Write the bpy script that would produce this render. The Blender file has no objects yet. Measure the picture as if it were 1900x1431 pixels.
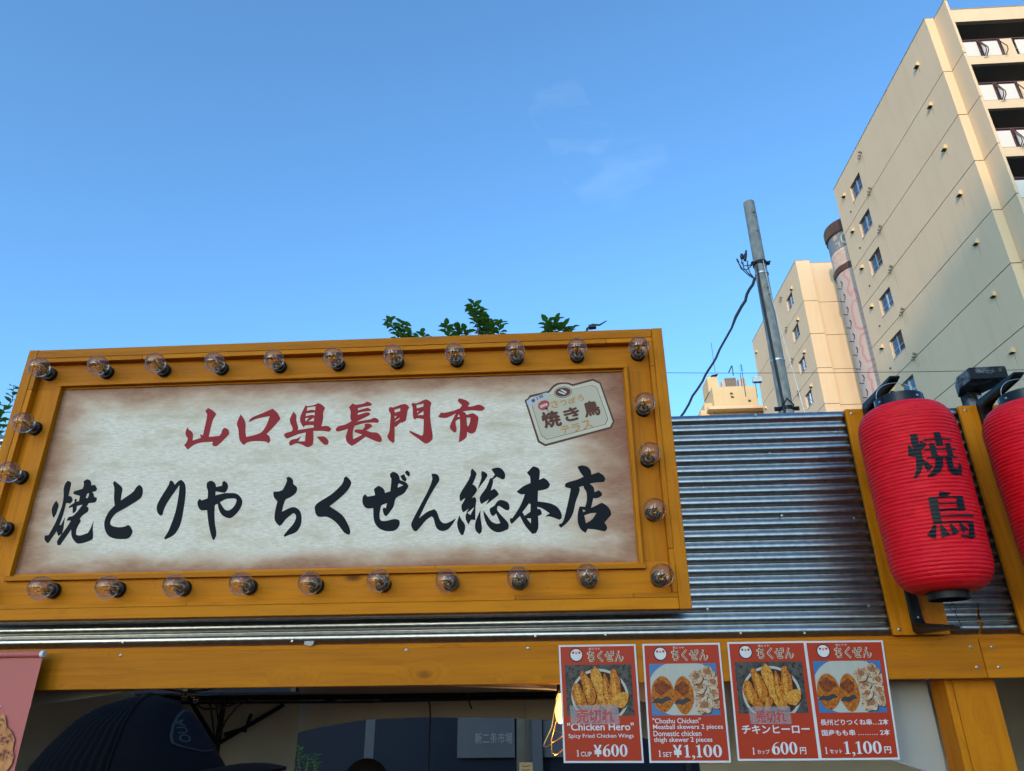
import bpy, bmesh, math, random
from mathutils import Vector, Matrix, noise as mnoise

R = math.radians
rnd = random.Random(7)
scene = bpy.context.scene
COL = scene.collection

# ------------------------------------------------------------------ camera
cam_data = bpy.data.cameras.new('camera')
cam_data.sensor_fit = 'HORIZONTAL'
cam_data.sensor_width = 36.0
cam_data.lens = 25.295
cam_data.clip_start = 0.05
cam_data.clip_end = 3000
cam = bpy.data.objects.new('camera', cam_data)
COL.objects.link(cam)
cx = Vector((0.9983902, 0.0558296, -0.0099982))
cu = Vector((0.0321642, -0.4121189, 0.9105622))
cf = Vector((-0.0467158, 0.9094180, 0.4132512))
cam.matrix_world = Matrix(((cx.x, cu.x, -cf.x, 0.0), (cx.y, cu.y, -cf.y, -2.07), (cx.z, cu.z, -cf.z, 1.65), (0, 0, 0, 1)))
scene.camera = cam

# ------------------------------------------------------------------ sky, sun, exposure
SUN_AZ = R(22.0)      # the sun stands behind the viewer, a little to the left
SUN_EL = R(14.0)
world = bpy.data.worlds.new('World')
scene.world = world
world.use_nodes = True
wn, wl = world.node_tree.nodes, world.node_tree.links
bg = wn['Background']
bg.inputs['Strength'].default_value = 0.15
sky = wn.new('ShaderNodeTexSky')
sky.sky_type = 'NISHITA'
sky.sun_disc = False
sky.sun_elevation = SUN_EL
sky.sun_rotation = R(180.0) + SUN_AZ
sky.altitude = 20
sky.air_density = 1.0
sky.dust_density = 1.6
sky.ozone_density = 5.0
# two thin wisps of cloud
wgeo = wn.new('ShaderNodeTexCoord')


def wmath(op, a, b=None):
    n = wn.new('ShaderNodeMath')
    n.operation = op
    for k, v in enumerate((a, b)):
        if v is None:
            continue
        if isinstance(v, (int, float)):
            n.inputs[k].default_value = v
        else:
            wl.new(v, n.inputs[k])
    return n.outputs[0]


# the wisps' outlines are torn by noise, so they read as drawn-out vapour
wn3 = wn.new('ShaderNodeTexNoise')
wn3.inputs['Scale'].default_value = 9.0
wn3.inputs['Detail'].default_value = 2.5
wn3.inputs['Roughness'].default_value = 0.6
wl.new(wgeo.outputs['Generated'], wn3.inputs['Vector'])
wsub = wn.new('ShaderNodeVectorMath')
wsub.operation = 'SUBTRACT'
wl.new(wn3.outputs['Color'], wsub.inputs[0])
wsub.inputs[1].default_value = (0.5, 0.5, 0.5)
warp_dir = wn.new('ShaderNodeVectorMath')
warp_dir.operation = 'MULTIPLY_ADD'
wl.new(wsub.outputs[0], warp_dir.inputs[0])
warp_dir.inputs[1].default_value = (0.035, 0.012, 0.016)
wl.new(wgeo.outputs['Generated'], warp_dir.inputs[2])
cloud = None
for d, w in (((0.0441, 0.7229, 0.6896), 0.0009), ((0.1066, 0.7618, 0.639), 0.0017)):
    dp = wn.new('ShaderNodeVectorMath')
    dp.operation = 'DOT_PRODUCT'
    wl.new(warp_dir.outputs[0], dp.inputs[0])
    dp.inputs[1].default_value = Vector(d).normalized()
    m = wn.new('ShaderNodeMapRange')
    m.interpolation_type = 'SMOOTHERSTEP'
    wl.new(dp.outputs['Value'], m.inputs['Value'])
    m.inputs['From Min'].default_value = 1.0 - w
    m.inputs['From Max'].default_value = 1.0
    cloud = m.outputs[0] if cloud is None else wmath('ADD', cloud, m.outputs[0])
wmap = wn.new('ShaderNodeMapping')
wmap.inputs['Scale'].default_value = (6, 8, 30)
wmap.inputs['Rotation'].default_value = (0, R(25), 0)
wl.new(wgeo.outputs['Generated'], wmap.inputs['Vector'])
wnoise = wn.new('ShaderNodeTexNoise')
wnoise.inputs['Scale'].default_value = 1.6
wnoise.inputs['Detail'].default_value = 3
wnoise.inputs['Roughness'].default_value = 0.55
wl.new(wmap.outputs[0], wnoise.inputs['Vector'])
wr = wn.new('ShaderNodeMapRange')
wr.inputs['From Min'].default_value = 0.42
wr.inputs['From Max'].default_value = 0.75
wl.new(wnoise.outputs['Fac'], wr.inputs['Value'])
cl = wmath('MULTIPLY', wmath('MULTIPLY', cloud, wr.outputs[0]), 0.27)
wtint = wn.new('ShaderNodeMix')
wtint.data_type = 'RGBA'
wtint.blend_type = 'MULTIPLY'
wtint.inputs['Factor'].default_value = 1.0
wl.new(sky.outputs[0], wtint.inputs['A'])
wtint.inputs['B'].default_value = (0.97, 1.12, 1.07, 1)
wmix = wn.new('ShaderNodeMix')
wmix.data_type = 'RGBA'
wmix.blend_type = 'ADD'
wl.new(cl, wmix.inputs['Factor'])
wl.new(wtint.outputs['Result'], wmix.inputs['A'])
wmix.inputs['B'].default_value = (0.5, 0.5, 0.35, 1)
wl.new(wmix.outputs['Result'], bg.inputs['Color'])

sun_data = bpy.data.lights.new('sun', 'SUN')
sun_data.energy = 2.0
sun_data.angle = R(0.8)
sun_data.color = (0.46, 0.315, 0.195)
sun = bpy.data.objects.new('sun', sun_data)
COL.objects.link(sun)
to_sun = Vector((-math.sin(SUN_AZ) * math.cos(SUN_EL), -math.cos(SUN_AZ) * math.cos(SUN_EL), math.sin(SUN_EL)))
sun.rotation_euler = to_sun.to_track_quat('Z', 'Y').to_euler()

scene.view_settings.view_transform = 'Standard'
scene.view_settings.look = 'None'
scene.view_settings.gamma = 1.0
scene.view_settings.exposure = 1.4
scene.render.engine = 'CYCLES'
scene.cycles.max_bounces = 8
scene.cycles.transparent_max_bounces = 16
scene.cycles.caustics_reflective = False
scene.cycles.caustics_refractive = False
scene.cycles.use_denoising = True


# ------------------------------------------------------------------ materials
MATS = {}


class NT:
    """small node-tree helper"""

    def __init__(self, name):
        self.m = bpy.data.materials.new(name)
        self.m.use_nodes = True
        self.t = self.m.node_tree
        self.n, self.l = self.t.nodes, self.t.links
        self.b = self.n['Principled BSDF']

    def new(self, kind, **kw):
        n = self.n.new(kind)
        for k, v in kw.items():
            setattr(n, k, v)
        return n

    def put(self, sock, v):
        if hasattr(v, 'is_linked') or hasattr(v, 'node'):
            self.l.new(v, sock)
        elif v is not None:
            if isinstance(v, (tuple, list)) and len(v) == 3 and sock.type == 'RGBA':
                v = (*v, 1)
            sock.default_value = v

    def coord(self, which='Object', scale=(1, 1, 1), rot=(0, 0, 0), rand=False):
        tc = self.new('ShaderNodeTexCoord')
        out = tc.outputs[which]
        if rand:
            oi = self.new('ShaderNodeObjectInfo')
            add = self.new('ShaderNodeVectorMath', operation='MULTIPLY_ADD')
            self.l.new(oi.outputs['Random'], add.inputs[0])
            add.inputs[1].default_value = (7.3, 5.1, 9.7)
            self.l.new(out, add.inputs[2])
            out = add.outputs[0]
        mp = self.new('ShaderNodeMapping')
        mp.inputs['Scale'].default_value = scale
        mp.inputs['Rotation'].default_value = rot
        self.l.new(out, mp.inputs['Vector'])
        return mp.outputs[0]

    def noise(self, vec, scale=5, detail=3, rough=0.5, dist=0.0):
        n = self.new('ShaderNodeTexNoise')
        self.l.new(vec, n.inputs['Vector'])
        n.inputs['Scale'].default_value = scale
        n.inputs['Detail'].default_value = detail
        n.inputs['Roughness'].default_value = rough
        n.inputs['Distortion'].default_value = dist
        return n.outputs['Fac']

    def voronoi(self, vec, scale=5, feature='F1'):
        n = self.new('ShaderNodeTexVoronoi', feature=feature)
        self.l.new(vec, n.inputs['Vector'])
        n.inputs['Scale'].default_value = scale
        return n.outputs['Distance']

    def rng(self, v, a, b, c=0.0, d=1.0, smooth=False):
        n = self.new('ShaderNodeMapRange')
        if smooth:
            n.interpolation_type = 'SMOOTHSTEP'
        self.put(n.inputs['Value'], v)
        for k, x in zip(('From Min', 'From Max', 'To Min', 'To Max'), (a, b, c, d)):
            n.inputs[k].default_value = x
        return n.outputs[0]

    def math(self, op, a, b=None):
        n = self.new('ShaderNodeMath', operation=op)
        self.put(n.inputs[0], a)
        if b is not None:
            self.put(n.inputs[1], b)
        return n.outputs[0]

    def mix(self, f, a, b, mode='MIX'):
        n = self.new('ShaderNodeMix', data_type='RGBA', blend_type=mode)
        self.put(n.inputs['Factor'], f)
        self.put(n.inputs['A'], a)
        self.put(n.inputs['B'], b)
        return n.outputs['Result']

    def bump(self, h, strength=0.2, dist=0.01):
        n = self.new('ShaderNodeBump')
        n.inputs['Strength'].default_value = strength
        n.inputs['Distance'].default_value = dist
        self.l.new(h, n.inputs['Height'])
        self.l.new(n.outputs[0], self.b.inputs['Normal'])

    def done(self, color=None, rough=0.5, metal=0.0, spec=0.5, **kw):
        self.put(self.b.inputs['Base Color'], color)
        self.put(self.b.inputs['Roughness'], rough)
        self.put(self.b.inputs['Metallic'], metal)
        self.put(self.b.inputs['Specular IOR Level'], spec)
        for k, v in kw.items():
            self.put(self.b.inputs[k.replace('_', ' ')], v)
        MATS[self.m.name] = self.m
        return self.m


def plain(name, color, rough=0.5, metal=0.0, spec=0.5, var=0.12, scale=6.0, bump=0.0):
    t = NT(name)
    v = t.coord('Object', rand=True)
    n = t.noise(v, scale, 4, 0.6)
    c = t.mix(n, tuple(x * (1 - var) for x in color), tuple(min(1, x * (1 + var)) for x in color))
    if bump:
        t.bump(t.noise(v, scale * 20, 3), bump, 0.002)
    return t.done(c, rough, metal, spec)


def wood(name, along):
    t = NT(name)
    s_l, s_c = 1.3, 26.0
    sc = [s_c, s_c, s_c]
    sc[along] = s_l
    v = t.coord('Object', (1, 1, 1), rand=True)
    # knots: sparse stretched cells that bend the grain around them
    ks = [7.0, 0.0, 7.0]
    ks[along] = 3.4
    mk = t.new('ShaderNodeMapping')
    mk.inputs['Scale'].default_value = ks
    t.l.new(v, mk.inputs['Vector'])
    kd = t.voronoi(mk.outputs[0], 1.0)
    pick = t.noise(mk.outputs[0], 0.7, 0)
    knot = t.math('MULTIPLY', t.rng(kd, 0.03, 0.12, 1, 0, True), t.rng(pick, 0.42, 0.50, 0, 1))
    mg = t.new('ShaderNodeMapping')
    mg.inputs['Scale'].default_value = sc
    t.l.new(v, mg.inputs['Vector'])
    warp = t.new('ShaderNodeVectorMath', operation='ADD')
    t.l.new(mg.outputs[0], warp.inputs[0])
    t.l.new(t.math('MULTIPLY', t.rng(kd, 0, 0.30, 1, 0, True), 1.5), warp.inputs[1])
    grain = t.noise(warp.outputs[0], 1.0, 5, 0.62, 0.6)
    fine = t.noise(warp.outputs[0], 5.0, 2, 0.6)
    blot = t.noise(v, 3.2, 3, 0.6)
    c = t.mix(t.rng(grain, 0.3, 0.7), (0.52, 0.155, 0.002), (0.70, 0.235, 0.004))
    c = t.mix(t.rng(fine, 0.50, 0.76, 0, 0.42), c, (0.30, 0.075, 0.001))
    c = t.mix(t.rng(blot, 0.35, 0.75, 0, 0.35), c, (0.74, 0.275, 0.006))
    ob = t.new('ShaderNodeObjectInfo')
    c = t.mix(1.0, c, t.mix(ob.outputs['Random'], (0.70, 0.66, 0.62), (0.93, 0.90, 0.84)), 'MULTIPLY')
    c = t.mix(t.math('MULTIPLY', knot, 0.85), c, (0.09, 0.026, 0.004))
    specks = t.noise(v, 75, 3, 0.75)
    c = t.mix(t.rng(specks, 0.66, 0.74, 0, 0.55), c, (0.13, 0.045, 0.008))
    worn = t.noise(v, 11, 5, 0.75)
    c = t.mix(t.rng(worn, 0.58, 0.75, 0, 0.4), c, (0.32, 0.105, 0.006))
    t.bump(fine, 0.12, 0.002)
    return t.done(c, t.rng(grain, 0.2, 0.8, 0.45, 0.62), 0, 0.12)


WOODX = wood('stained_pine_lengthwise', 0)
WOODZ = wood('stained_pine_upright', 2)

# galvanised corrugated sheet
t = NT('galvanised_sheet')
v = t.coord('Object', (1, 1, 1))
sp = t.voronoi(t.coord('Object', (60, 60, 60)), 1.0)
sm = t.noise(t.coord('Object', (3, 8, 30)), 1.0, 4, 0.6)
spk = t.noise(v, 240, 2, 0.7)
c = t.mix(sp, (0.31, 0.30, 0.295), (0.43, 0.42, 0.41))
c = t.mix(t.rng(spk, 0.66, 0.78, 0, 0.5), c, (0.22, 0.22, 0.23))
t.bump(t.math('ADD', t.math('MULTIPLY', sm, 1.0), t.math('MULTIPLY', spk, 0.05)), 0.02, 0.002)
GALV = t.done(c, 0.31, 1.0)

# print panel of the shop sign: pale wood-fibre print, brown worn border
t = NT('printed_panel')
g = t.new('ShaderNodeTexCoord')
sx = t.new('ShaderNodeSeparateXYZ')
t.l.new(g.outputs['Generated'], sx.inputs[0])
u, w = sx.outputs['X'], sx.outputs['Z']
eu0 = t.math('MULTIPLY', u, 3.0)
eu1 = t.math('MULTIPLY', t.math('SUBTRACT', 1.0, u), 1.9)
ew1 = t.math('MULTIPLY', t.math('SUBTRACT', 1.0, w), 1.6)
ew0 = t.math('MULTIPLY', w, 2.6)
e = t.math('MINIMUM', t.math('MINIMUM', eu0, eu1), t.math('MINIMUM', ew0, ew1))
corner = t.math('MINIMUM', t.math('ADD', eu0, ew1), t.math('ADD', eu1, ew0))
e = t.math('MINIMUM', e, t.math('MULTIPLY', corner, 0.62))
e = t.math('MINIMUM', e, t.math('MULTIPLY', t.math('ADD', eu1, ew1), 0.62))
cloudy = t.noise(t.coord('Object', (4, 1, 9)), 1.0, 4, 0.6)
e = t.math('ADD', e, t.rng(cloudy, 0.2, 0.8, -0.13, 0.13))
fib = t.noise(t.coord('Object', (45, 1, 260)), 1.0, 4, 0.75)
fib2 = t.noise(t.coord('Object', (260, 1, 900)), 1.0, 2, 0.7)
patch = t.noise(t.coord('Object', (5, 1, 16)), 1.0, 5, 0.7)
c = t.mix(t.rng(fib, 0.36, 0.60), (0.60, 0.485, 0.37), (0.79, 0.68, 0.56))
c = t.mix(t.math('MULTIPLY', t.rng(patch, 0.50, 0.70), t.rng(fib, 0.25, 0.6, 0.3, 0.9)), c, (0.47, 0.34, 0.20))
c = t.mix(t.rng(fib2, 0.52, 0.70, 0, 0.5), c, (0.36, 0.28, 0.21))
c = t.mix(t.math('MULTIPLY', t.rng(e, 0.31, 0.03, 0, 1, True), t.rng(fib, 0.25, 0.65, 0.5, 0.95)), c, (0.44, 0.205, 0.095))
c = t.mix(t.math('MULTIPLY', t.rng(e, 0.17, -0.06, 0, 1, True), t.rng(fib, 0.2, 0.7, 0.7, 1.0)), c, (0.21, 0.060, 0.022))
t.bump(fib, 0.1, 0.0008)
PANEL = t.done(c, 0.55, 0, 0.35)

RED_INK = plain('red_print', (0.30, 0.022, 0.024), 0.6, spec=0.15, var=0.04)
DARK_INK = plain('charcoal_print', (0.010, 0.011, 0.014), 0.6, spec=0.08, var=0.05)
PALE_EDGE = plain('pale_print_edge', (0.72, 0.72, 0.70), 0.6, spec=0.15, var=0.03)
BROWN_INK = plain('brown_print', (0.12, 0.045, 0.03), 0.6, spec=0.15, var=0.05)
TAN_INK = plain('ochre_print', (0.50, 0.245, 0.075), 0.6, spec=0.15, var=0.05)
CREAM_INK = plain('cream_print', (0.56, 0.48, 0.36), 0.6, spec=0.15, var=0.06)
GREY_INK = plain('grey_print', (0.42, 0.45, 0.5), 0.6, spec=0.15, var=0.05)
FAN_INK = plain('fan_red_print', (0.42, 0.055, 0.045), 0.6, spec=0.15, var=0.05)
WHITE_INK = plain('white_print', (0.62, 0.57, 0.57), 0.5, spec=0.15, var=0.03)

# building paint with faint vertical runs
def paint(name, color, dirt=0.25):
    t = NT(name)
    v = t.coord('Object', (1, 1, 1))
    runs = t.noise(t.coord('Object', (1.6, 1.6, 0.12)), 1.0, 5, 0.65)
    big = t.noise(v, 0.25, 4, 0.55)
    gr = t.noise(v, 14, 3, 0.6)
    c = t.mix(t.rng(big, 0.3, 0.7), tuple(x * 0.93 for x in color), color)
    c = t.mix(t.rng(runs, 0.50, 0.78, 0, dirt * 1.1), c, tuple(x * 0.66 for x in color))
    c = t.mix(t.rng(gr, 0.5, 0.9, 0, 0.12), c, tuple(x * 0.8 for x in color))
    t.bump(gr, 0.15, 0.01)
    return t.done(c, 0.8, 0, 0.2)


CREAM_WALL = paint('cream_wall_paint', (0.71, 0.545, 0.365))
SAND_WALL = paint('sand_wall_paint', (0.64, 0.485, 0.285))
PALE_WALL = paint('pale_wall_paint', (0.50, 0.42, 0.38), 0.35)
DARK_JOINT = plain('dark_joint', (0.09, 0.075, 0.06), 0.9)
PANEL_WHITE = plain('white_balcony_panel', (0.66, 0.63, 0.58), 0.6, var=0.05)
BROWN_STEEL = plain('brown_painted_steel', (0.085, 0.03, 0.024), 0.5)
STAIN = plain('rain_stain', (0.36, 0.265, 0.165), 0.9, spec=0.1, var=0.15, scale=2)
VENT_METAL = plain('dull_vent_metal', (0.20, 0.19, 0.18), 0.6, 0.3)
ALU = plain('aluminium', (0.55, 0.56, 0.57), 0.35, 0.9)
ZINC = plain('zinc_plated_steel', (0.48, 0.48, 0.47), 0.34, 0.95)
BLACK = plain('black_plastic', (0.008, 0.008, 0.009), 0.45, spec=0.25, var=0.2)
GLOSS_BLACK = plain('glossy_black_plastic', (0.006, 0.006, 0.007), 0.14, spec=0.3, var=0.2)
IRON = plain('black_painted_iron', (0.007, 0.007, 0.007), 0.38, spec=0.22, var=0.2, bump=0.1)
CABLE = plain('black_cable', (0.012, 0.012, 0.014), 0.55)
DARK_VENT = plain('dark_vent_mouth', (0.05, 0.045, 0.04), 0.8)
GOLD = plain('brass_wire', (0.62, 0.40, 0.12), 0.25, 1.0)
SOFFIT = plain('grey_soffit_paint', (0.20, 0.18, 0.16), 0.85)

t = NT('window_glass')
WINGLASS = t.done((0.035, 0.05, 0.075), 0.06, 0.0, 0.9)
t = NT('pole_steel')
v = t.coord('Object', (1, 1, 1))
bl = t.voronoi(t.coord('Object', (24, 24, 12)), 1.0)
c = t.mix(bl, (0.17, 0.16, 0.14), (0.33, 0.32, 0.285))
c = t.mix(t.rng(t.noise(v, 9, 4, 0.7), 0.5, 0.75, 0, 0.6), c, (0.16, 0.15, 0.13))
POLE = t.done(c, 0.6, 0.1)

t = NT('lantern_red')
v = t.coord('Object', (1, 1, 1))
cr = t.noise(t.coord('Object', (14, 14, 60)), 1.0, 5, 0.65, 1.2)
cr2 = t.noise(t.coord('Object', (90, 90, 40)), 1.0, 4, 0.7, 2.0)
c = t.mix(t.rng(cr, 0.3, 0.7), (0.58, 0.003, 0.010), (0.80, 0.010, 0.020))
t.bump(t.math('ADD', cr, t.math('MULTIPLY', cr2, 0.4)), 0.35, 0.004)
LANT = t.done(c, t.rng(cr, 0.3, 0.7, 0.40, 0.55), 0, 0.22)
t = NT('lantern_ink')
cr2 = t.noise(t.coord('Object', (40, 40, 120)), 1.0, 4, 0.7, 1.0)
t.bump(cr2, 0.3, 0.003)
LANT_INK = t.done((0.006, 0.006, 0.008), 0.45, 0, 0.25)

# thin clear glass: see-through shell with a fresnel reflection
def shell_glass(name, tint):
    t = NT(name)
    out = t.n['Material Output']
    tr = t.new('ShaderNodeBsdfTransparent')
    tr.inputs['Color'].default_value = (*tint, 1)
    gl = t.new('ShaderNodeBsdfGlossy')
    gl.inputs['Roughness'].default_value = 0.03
    gl.inputs['Color'].default_value = (1, 1, 1, 1)
    lw = t.new('ShaderNodeLayerWeight')
    lw.inputs['Blend'].default_value = 0.15
    ms = t.new('ShaderNodeMixShader')
    t.l.new(t.rng(lw.outputs['Fresnel'], 0.0, 1.0, 0.055, 0.72), ms.inputs[0])
    t.l.new(tr.outputs[0], ms.inputs[1])
    t.l.new(gl.outputs[0], ms.inputs[2])
    t.l.new(ms.outputs[0], out.inputs['Surface'])
    MATS[name] = t.m
    return t.m


BULB_GLASS = shell_glass('bulb_glass', (0.90, 0.86, 0.835))
STEM_GLASS = plain('bulb_stem', (0.16, 0.14, 0.11), 0.35, 0.2)
FILAMENT = plain('amber_filament', (1.0, 0.47, 0.09), 0.6, var=0.05)
AMBER = shell_glass('amber_glass', (0.9, 0.5, 0.14))
t = NT('lit_bulb')
LITBULB = t.done((0.9, 0.6, 0.25), 0.4, 0, 0.5, Emission_Color=(1.0, 0.46, 0.08, 1), Emission_Strength=1.5)
t = NT('lit_filament')
LITFIL = t.done((1, 0.8, 0.5), 0.4, 0, 0.5, Emission_Color=(1.0, 0.72, 0.35, 1), Emission_Strength=60.0)


def cloth(name, color, rough=0.85, weave=700, spec=0.25):
    t = NT(name)
    v = t.coord('Object', (1, 1, 1))
    n = t.noise(v, 3.0, 4, 0.6)
    f = t.noise(v, weave, 1, 0.5)
    c = t.mix(n, tuple(x * 0.86 for x in color), color)
    t.bump(f, 0.12, 0.0008)
    return t.done(c, rough, 0, spec)


TENT = cloth('tent_fabric', (0.62, 0.585, 0.52))
TENT_WHITE = cloth('white_tent_fabric', (0.44, 0.435, 0.425))
BANNER = cloth('salmon_banner_cloth', (0.52, 0.135, 0.115), 0.6)
CAP = cloth('navy_cap_cloth', (0.0045, 0.0050, 0.0072), 0.95, spec=0.05)
CAP_PATCH = cloth('slate_cap_patch', (0.008, 0.009, 0.014), 0.95, spec=0.03)
CAP_STITCH = cloth('grey_stitching', (0.032, 0.034, 0.04), 0.95, spec=0.03)
JACKET = cloth('dark_jacket', (0.02, 0.022, 0.03), 0.9)
SKIN = plain('skin', (0.48, 0.27, 0.18), 0.5, var=0.08)
HAIR = plain('black_hair', (0.010, 0.009, 0.009), 0.5)
POSTER_RED = plain('poster_red', (0.38, 0.026, 0.004), 0.4, spec=0.2, var=0.04, scale=2)
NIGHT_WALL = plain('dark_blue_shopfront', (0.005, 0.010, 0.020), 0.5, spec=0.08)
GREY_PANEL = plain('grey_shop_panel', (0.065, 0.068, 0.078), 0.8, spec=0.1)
ASPHALT = plain('asphalt', (0.055, 0.055, 0.057), 0.9, var=0.3, scale=3)
OFFICE = paint('office_wall', (0.42, 0.38, 0.33))
BARK = plain('bark', (0.11, 0.085, 0.06), 0.9, var=0.3, scale=12)
TAPE = plain('frosted_tape', (0.30, 0.30, 0.31), 0.35, var=0.05)
TAPE_INK = plain('red_marker', (0.45, 0.012, 0.02), 0.5)
t = NT('leaf')
oi = t.noise(t.coord('Object', (2, 2, 2)), 3.0, 2)
c = t.mix(t.rng(oi, 0.3, 0.7), (0.035, 0.095, 0.014), (0.085, 0.19, 0.03))
LEAF = t.done(c, 0.42, 0, 0.4)
tl = t.new('ShaderNodeBsdfTranslucent')
t.l.new(t.mix(0.5, c, (0.20, 0.36, 0.03)), tl.inputs['Color'])
ms = t.new('ShaderNodeMixShader')
ms.inputs[0].default_value = 0.4
t.l.new(t.b.outputs[0], ms.inputs[1])
t.l.new(tl.outputs[0], ms.inputs[2])
t.l.new(ms.outputs[0], t.n['Material Output'].inputs['Surface'])


def food(name, a, b, char, scale):
    t = NT(name)
    v = t.coord('Object', (1, 1, 1))
    n1 = t.noise(v, scale, 5, 0.7, 1.0)
    n2 = t.noise(v, scale * 2.6, 4, 0.7)
    c = t.mix(t.rng(n1, 0.3, 0.7), a, b)
    c = t.mix(t.rng(n2, 0.52, 0.62), c, char)
    return t.done(c, 0.45, 0, 0.2)


WING = food('fried_wing_print', (0.30, 0.055, 0.002), (0.60, 0.20, 0.010), (0.10, 0.014, 0.001), 90)
WING_PALE = food('pale_wing_print', (0.44, 0.14, 0.008), (0.68, 0.34, 0.05), (0.20, 0.04, 0.002), 90)
PATTY = food('meatball_print', (0.26, 0.035, 0.002), (0.60, 0.19, 0.006), (0.025, 0.004, 0.002), 130)
THIGH = food('grilled_thigh_print', (0.36, 0.17, 0.08), (0.60, 0.44, 0.30), (0.13, 0.035, 0.012), 55)
CHAR = plain('charred_print', (0.008, 0.006, 0.006), 0.5)
PLATE = plain('plate_print', (0.40, 0.38, 0.33), 0.45, spec=0.2, var=0.06)
PLATE_BLUE = plain('plate_rim_print', (0.008, 0.10, 0.27), 0.35, var=0.1)
WOODPRINT = food('dark_wood_print', (0.03, 0.024, 0.022), (0.09, 0.075, 0.066), (0.012, 0.010, 0.009), 40)
BADGE_FIELD = plain('badge_field_print', (0.50, 0.42, 0.315), 0.6, spec=0.15, var=0.08, scale=30)
BOWL_DARK = plain('bowl_shadow_print', (0.045, 0.014, 0.006), 0.5, spec=0.15)
GLAZE = food('glaze_print', (0.10, 0.010, 0.003), (0.34, 0.07, 0.005), (0.03, 0.005, 0.002), 110)
SEAR = food('sear_print', (0.16, 0.05, 0.018), (0.42, 0.20, 0.09), (0.06, 0.015, 0.006), 110)
SKEWER = plain('skewer_print', (0.5, 0.4, 0.25), 0.5)

# ------------------------------------------------------------------ geometry helpers


def lerp(a, b, f):
    return a + (b - a) * f


class MB:
    """collects faces; build() links them as ONE mesh object"""

    def __init__(self):
        self.v, self.f = [], []

    def add(self, vs, fs):
        k = len(self.v)
        self.v += [tuple(p) for p in vs]
        self.f += [tuple(i + k for i in f) for f in fs]
        return self

    def box(self, x0, x1, y0, y1, z0, z1):
        vs = [(x, y, z) for z in (z0, z1) for y in (y0, y1) for x in (x0, x1)]
        return self.add(vs, [(0, 2, 3, 1), (4, 5, 7, 6), (0, 1, 5, 4), (2, 6, 7, 3), (0, 4, 6, 2), (1, 3, 7, 5)])

    def prism(self, poly, axis, a, b):
        """2-D polygon extruded along an axis (0: poly is y,z; 1: x,z; 2: x,y)"""
        def p3(p, d):
            return {0: (d, p[0], p[1]), 1: (p[0], d, p[1]), 2: (p[0], p[1], d)}[axis]
        n = len(poly)
        vs = [p3(p, a) for p in poly] + [p3(p, b) for p in poly]
        fs = [tuple(range(n)), tuple(range(2 * n - 1, n - 1, -1))]
        fs += [(i, i + n, (i + 1) % n + n, (i + 1) % n) for i in range(n)]
        return self.add(vs, fs)

    def lathe(self, prof, c, axis=2, n=24, cap=True):
        """prof: (radius, height) pairs turned about an axis through c"""
        vs, fs = [], []
        for r, h in prof:
            for i in range(n):
                a = 2 * math.pi * i / n
                p = [r * math.cos(a), r * math.sin(a)]
                if axis == 2:
                    vs.append((c[0] + p[0], c[1] + p[1], c[2] + h))
                elif axis == 1:
                    vs.append((c[0] + p[0], c[1] + h, c[2] + p[1]))
                else:
                    vs.append((c[0] + h, c[1] + p[0], c[2] + p[1]))
        for j in range(len(prof) - 1):
            for i in range(n):
                k = (i + 1) % n
                fs.append((j * n + i, j * n + k, (j + 1) * n + k, (j + 1) * n + i))
        if cap:
            fs.append(tuple(range(n - 1, -1, -1)))
            m = (len(prof) - 1) * n
            fs.append(tuple(range(m, m + n)))
        return self.add(vs, fs)

    def tube(self, pts, r, n=8, closed=False):
        pts = [Vector(p) for p in pts]
        rs = r if isinstance(r, (list, tuple)) else [r] * len(pts)
        vs, fs = [], []
        m = len(pts)
        up = Vector((0.13, 0.31, 0.94)).normalized()
        for i, p in enumerate(pts):
            d = (pts[min(i + 1, m - 1)] - pts[max(i - 1, 0)]).normalized()
            s = d.cross(up)
            if s.length < 1e-3:
                s = d.cross(Vector((1, 0, 0)))
            s.normalize()
            q = d.cross(s)
            for k in range(n):
                a = 2 * math.pi * k / n
                vs.append(p + (s * math.cos(a) + q * math.sin(a)) * rs[i])
        for i in range(m - 1):
            for k in range(n):
                k2 = (k + 1) % n
                fs.append((i * n + k, i * n + k2, (i + 1) * n + k2, (i + 1) * n + k))
        fs.append(tuple(range(n - 1, -1, -1)))
        fs.append(tuple(range((m - 1) * n, m * n)))
        return self.add(vs, fs)

    def build(self, name, m, parent=None, smooth=False, bevel=0.0, base=None):
        if base is None:
            root = parent
            while root is not None and root.parent is not None:
                root = root.parent
            base = root.location if root is not None else Vector((0, 0, 0))
        me = bpy.data.meshes.new(name)
        me.from_pydata([(p[0] - base[0], p[1] - base[1], p[2] - base[2]) for p in self.v], [], self.f)
        if bevel:
            bm = bmesh.new()
            bm.from_mesh(me)
            bmesh.ops.bevel(bm, geom=bm.edges[:], offset=bevel, segments=1, affect='EDGES', clamp_overlap=True)
            bm.to_mesh(me)
            bm.free()
        me.validate()
        if smooth:
            me.shade_smooth()
            try:
                me.set_sharp_from_angle(angle=R(40))
            except Exception:
                pass
        me.materials.append(m)
        o = bpy.data.objects.new(name, me)
        COL.objects.link(o)
        if parent is not None:
            o.parent = parent
        else:
            o.location = base
        return o


def box_obj(name, m, parent, x0, x1, y0, y1, z0, z1, bevel=0.0):
    return MB().box(min(x0, x1), max(x0, x1), min(y0, y1), max(y0, y1), min(z0, z1), max(z0, z1)).build(name, m, parent, bevel=bevel)


def tag(o, label=None, cat=None, group=None, kind=None):
    for k, v in (('label', label), ('category', cat), ('group', group), ('kind', kind)):
        if v:
            o[k] = v
    return o


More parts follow.
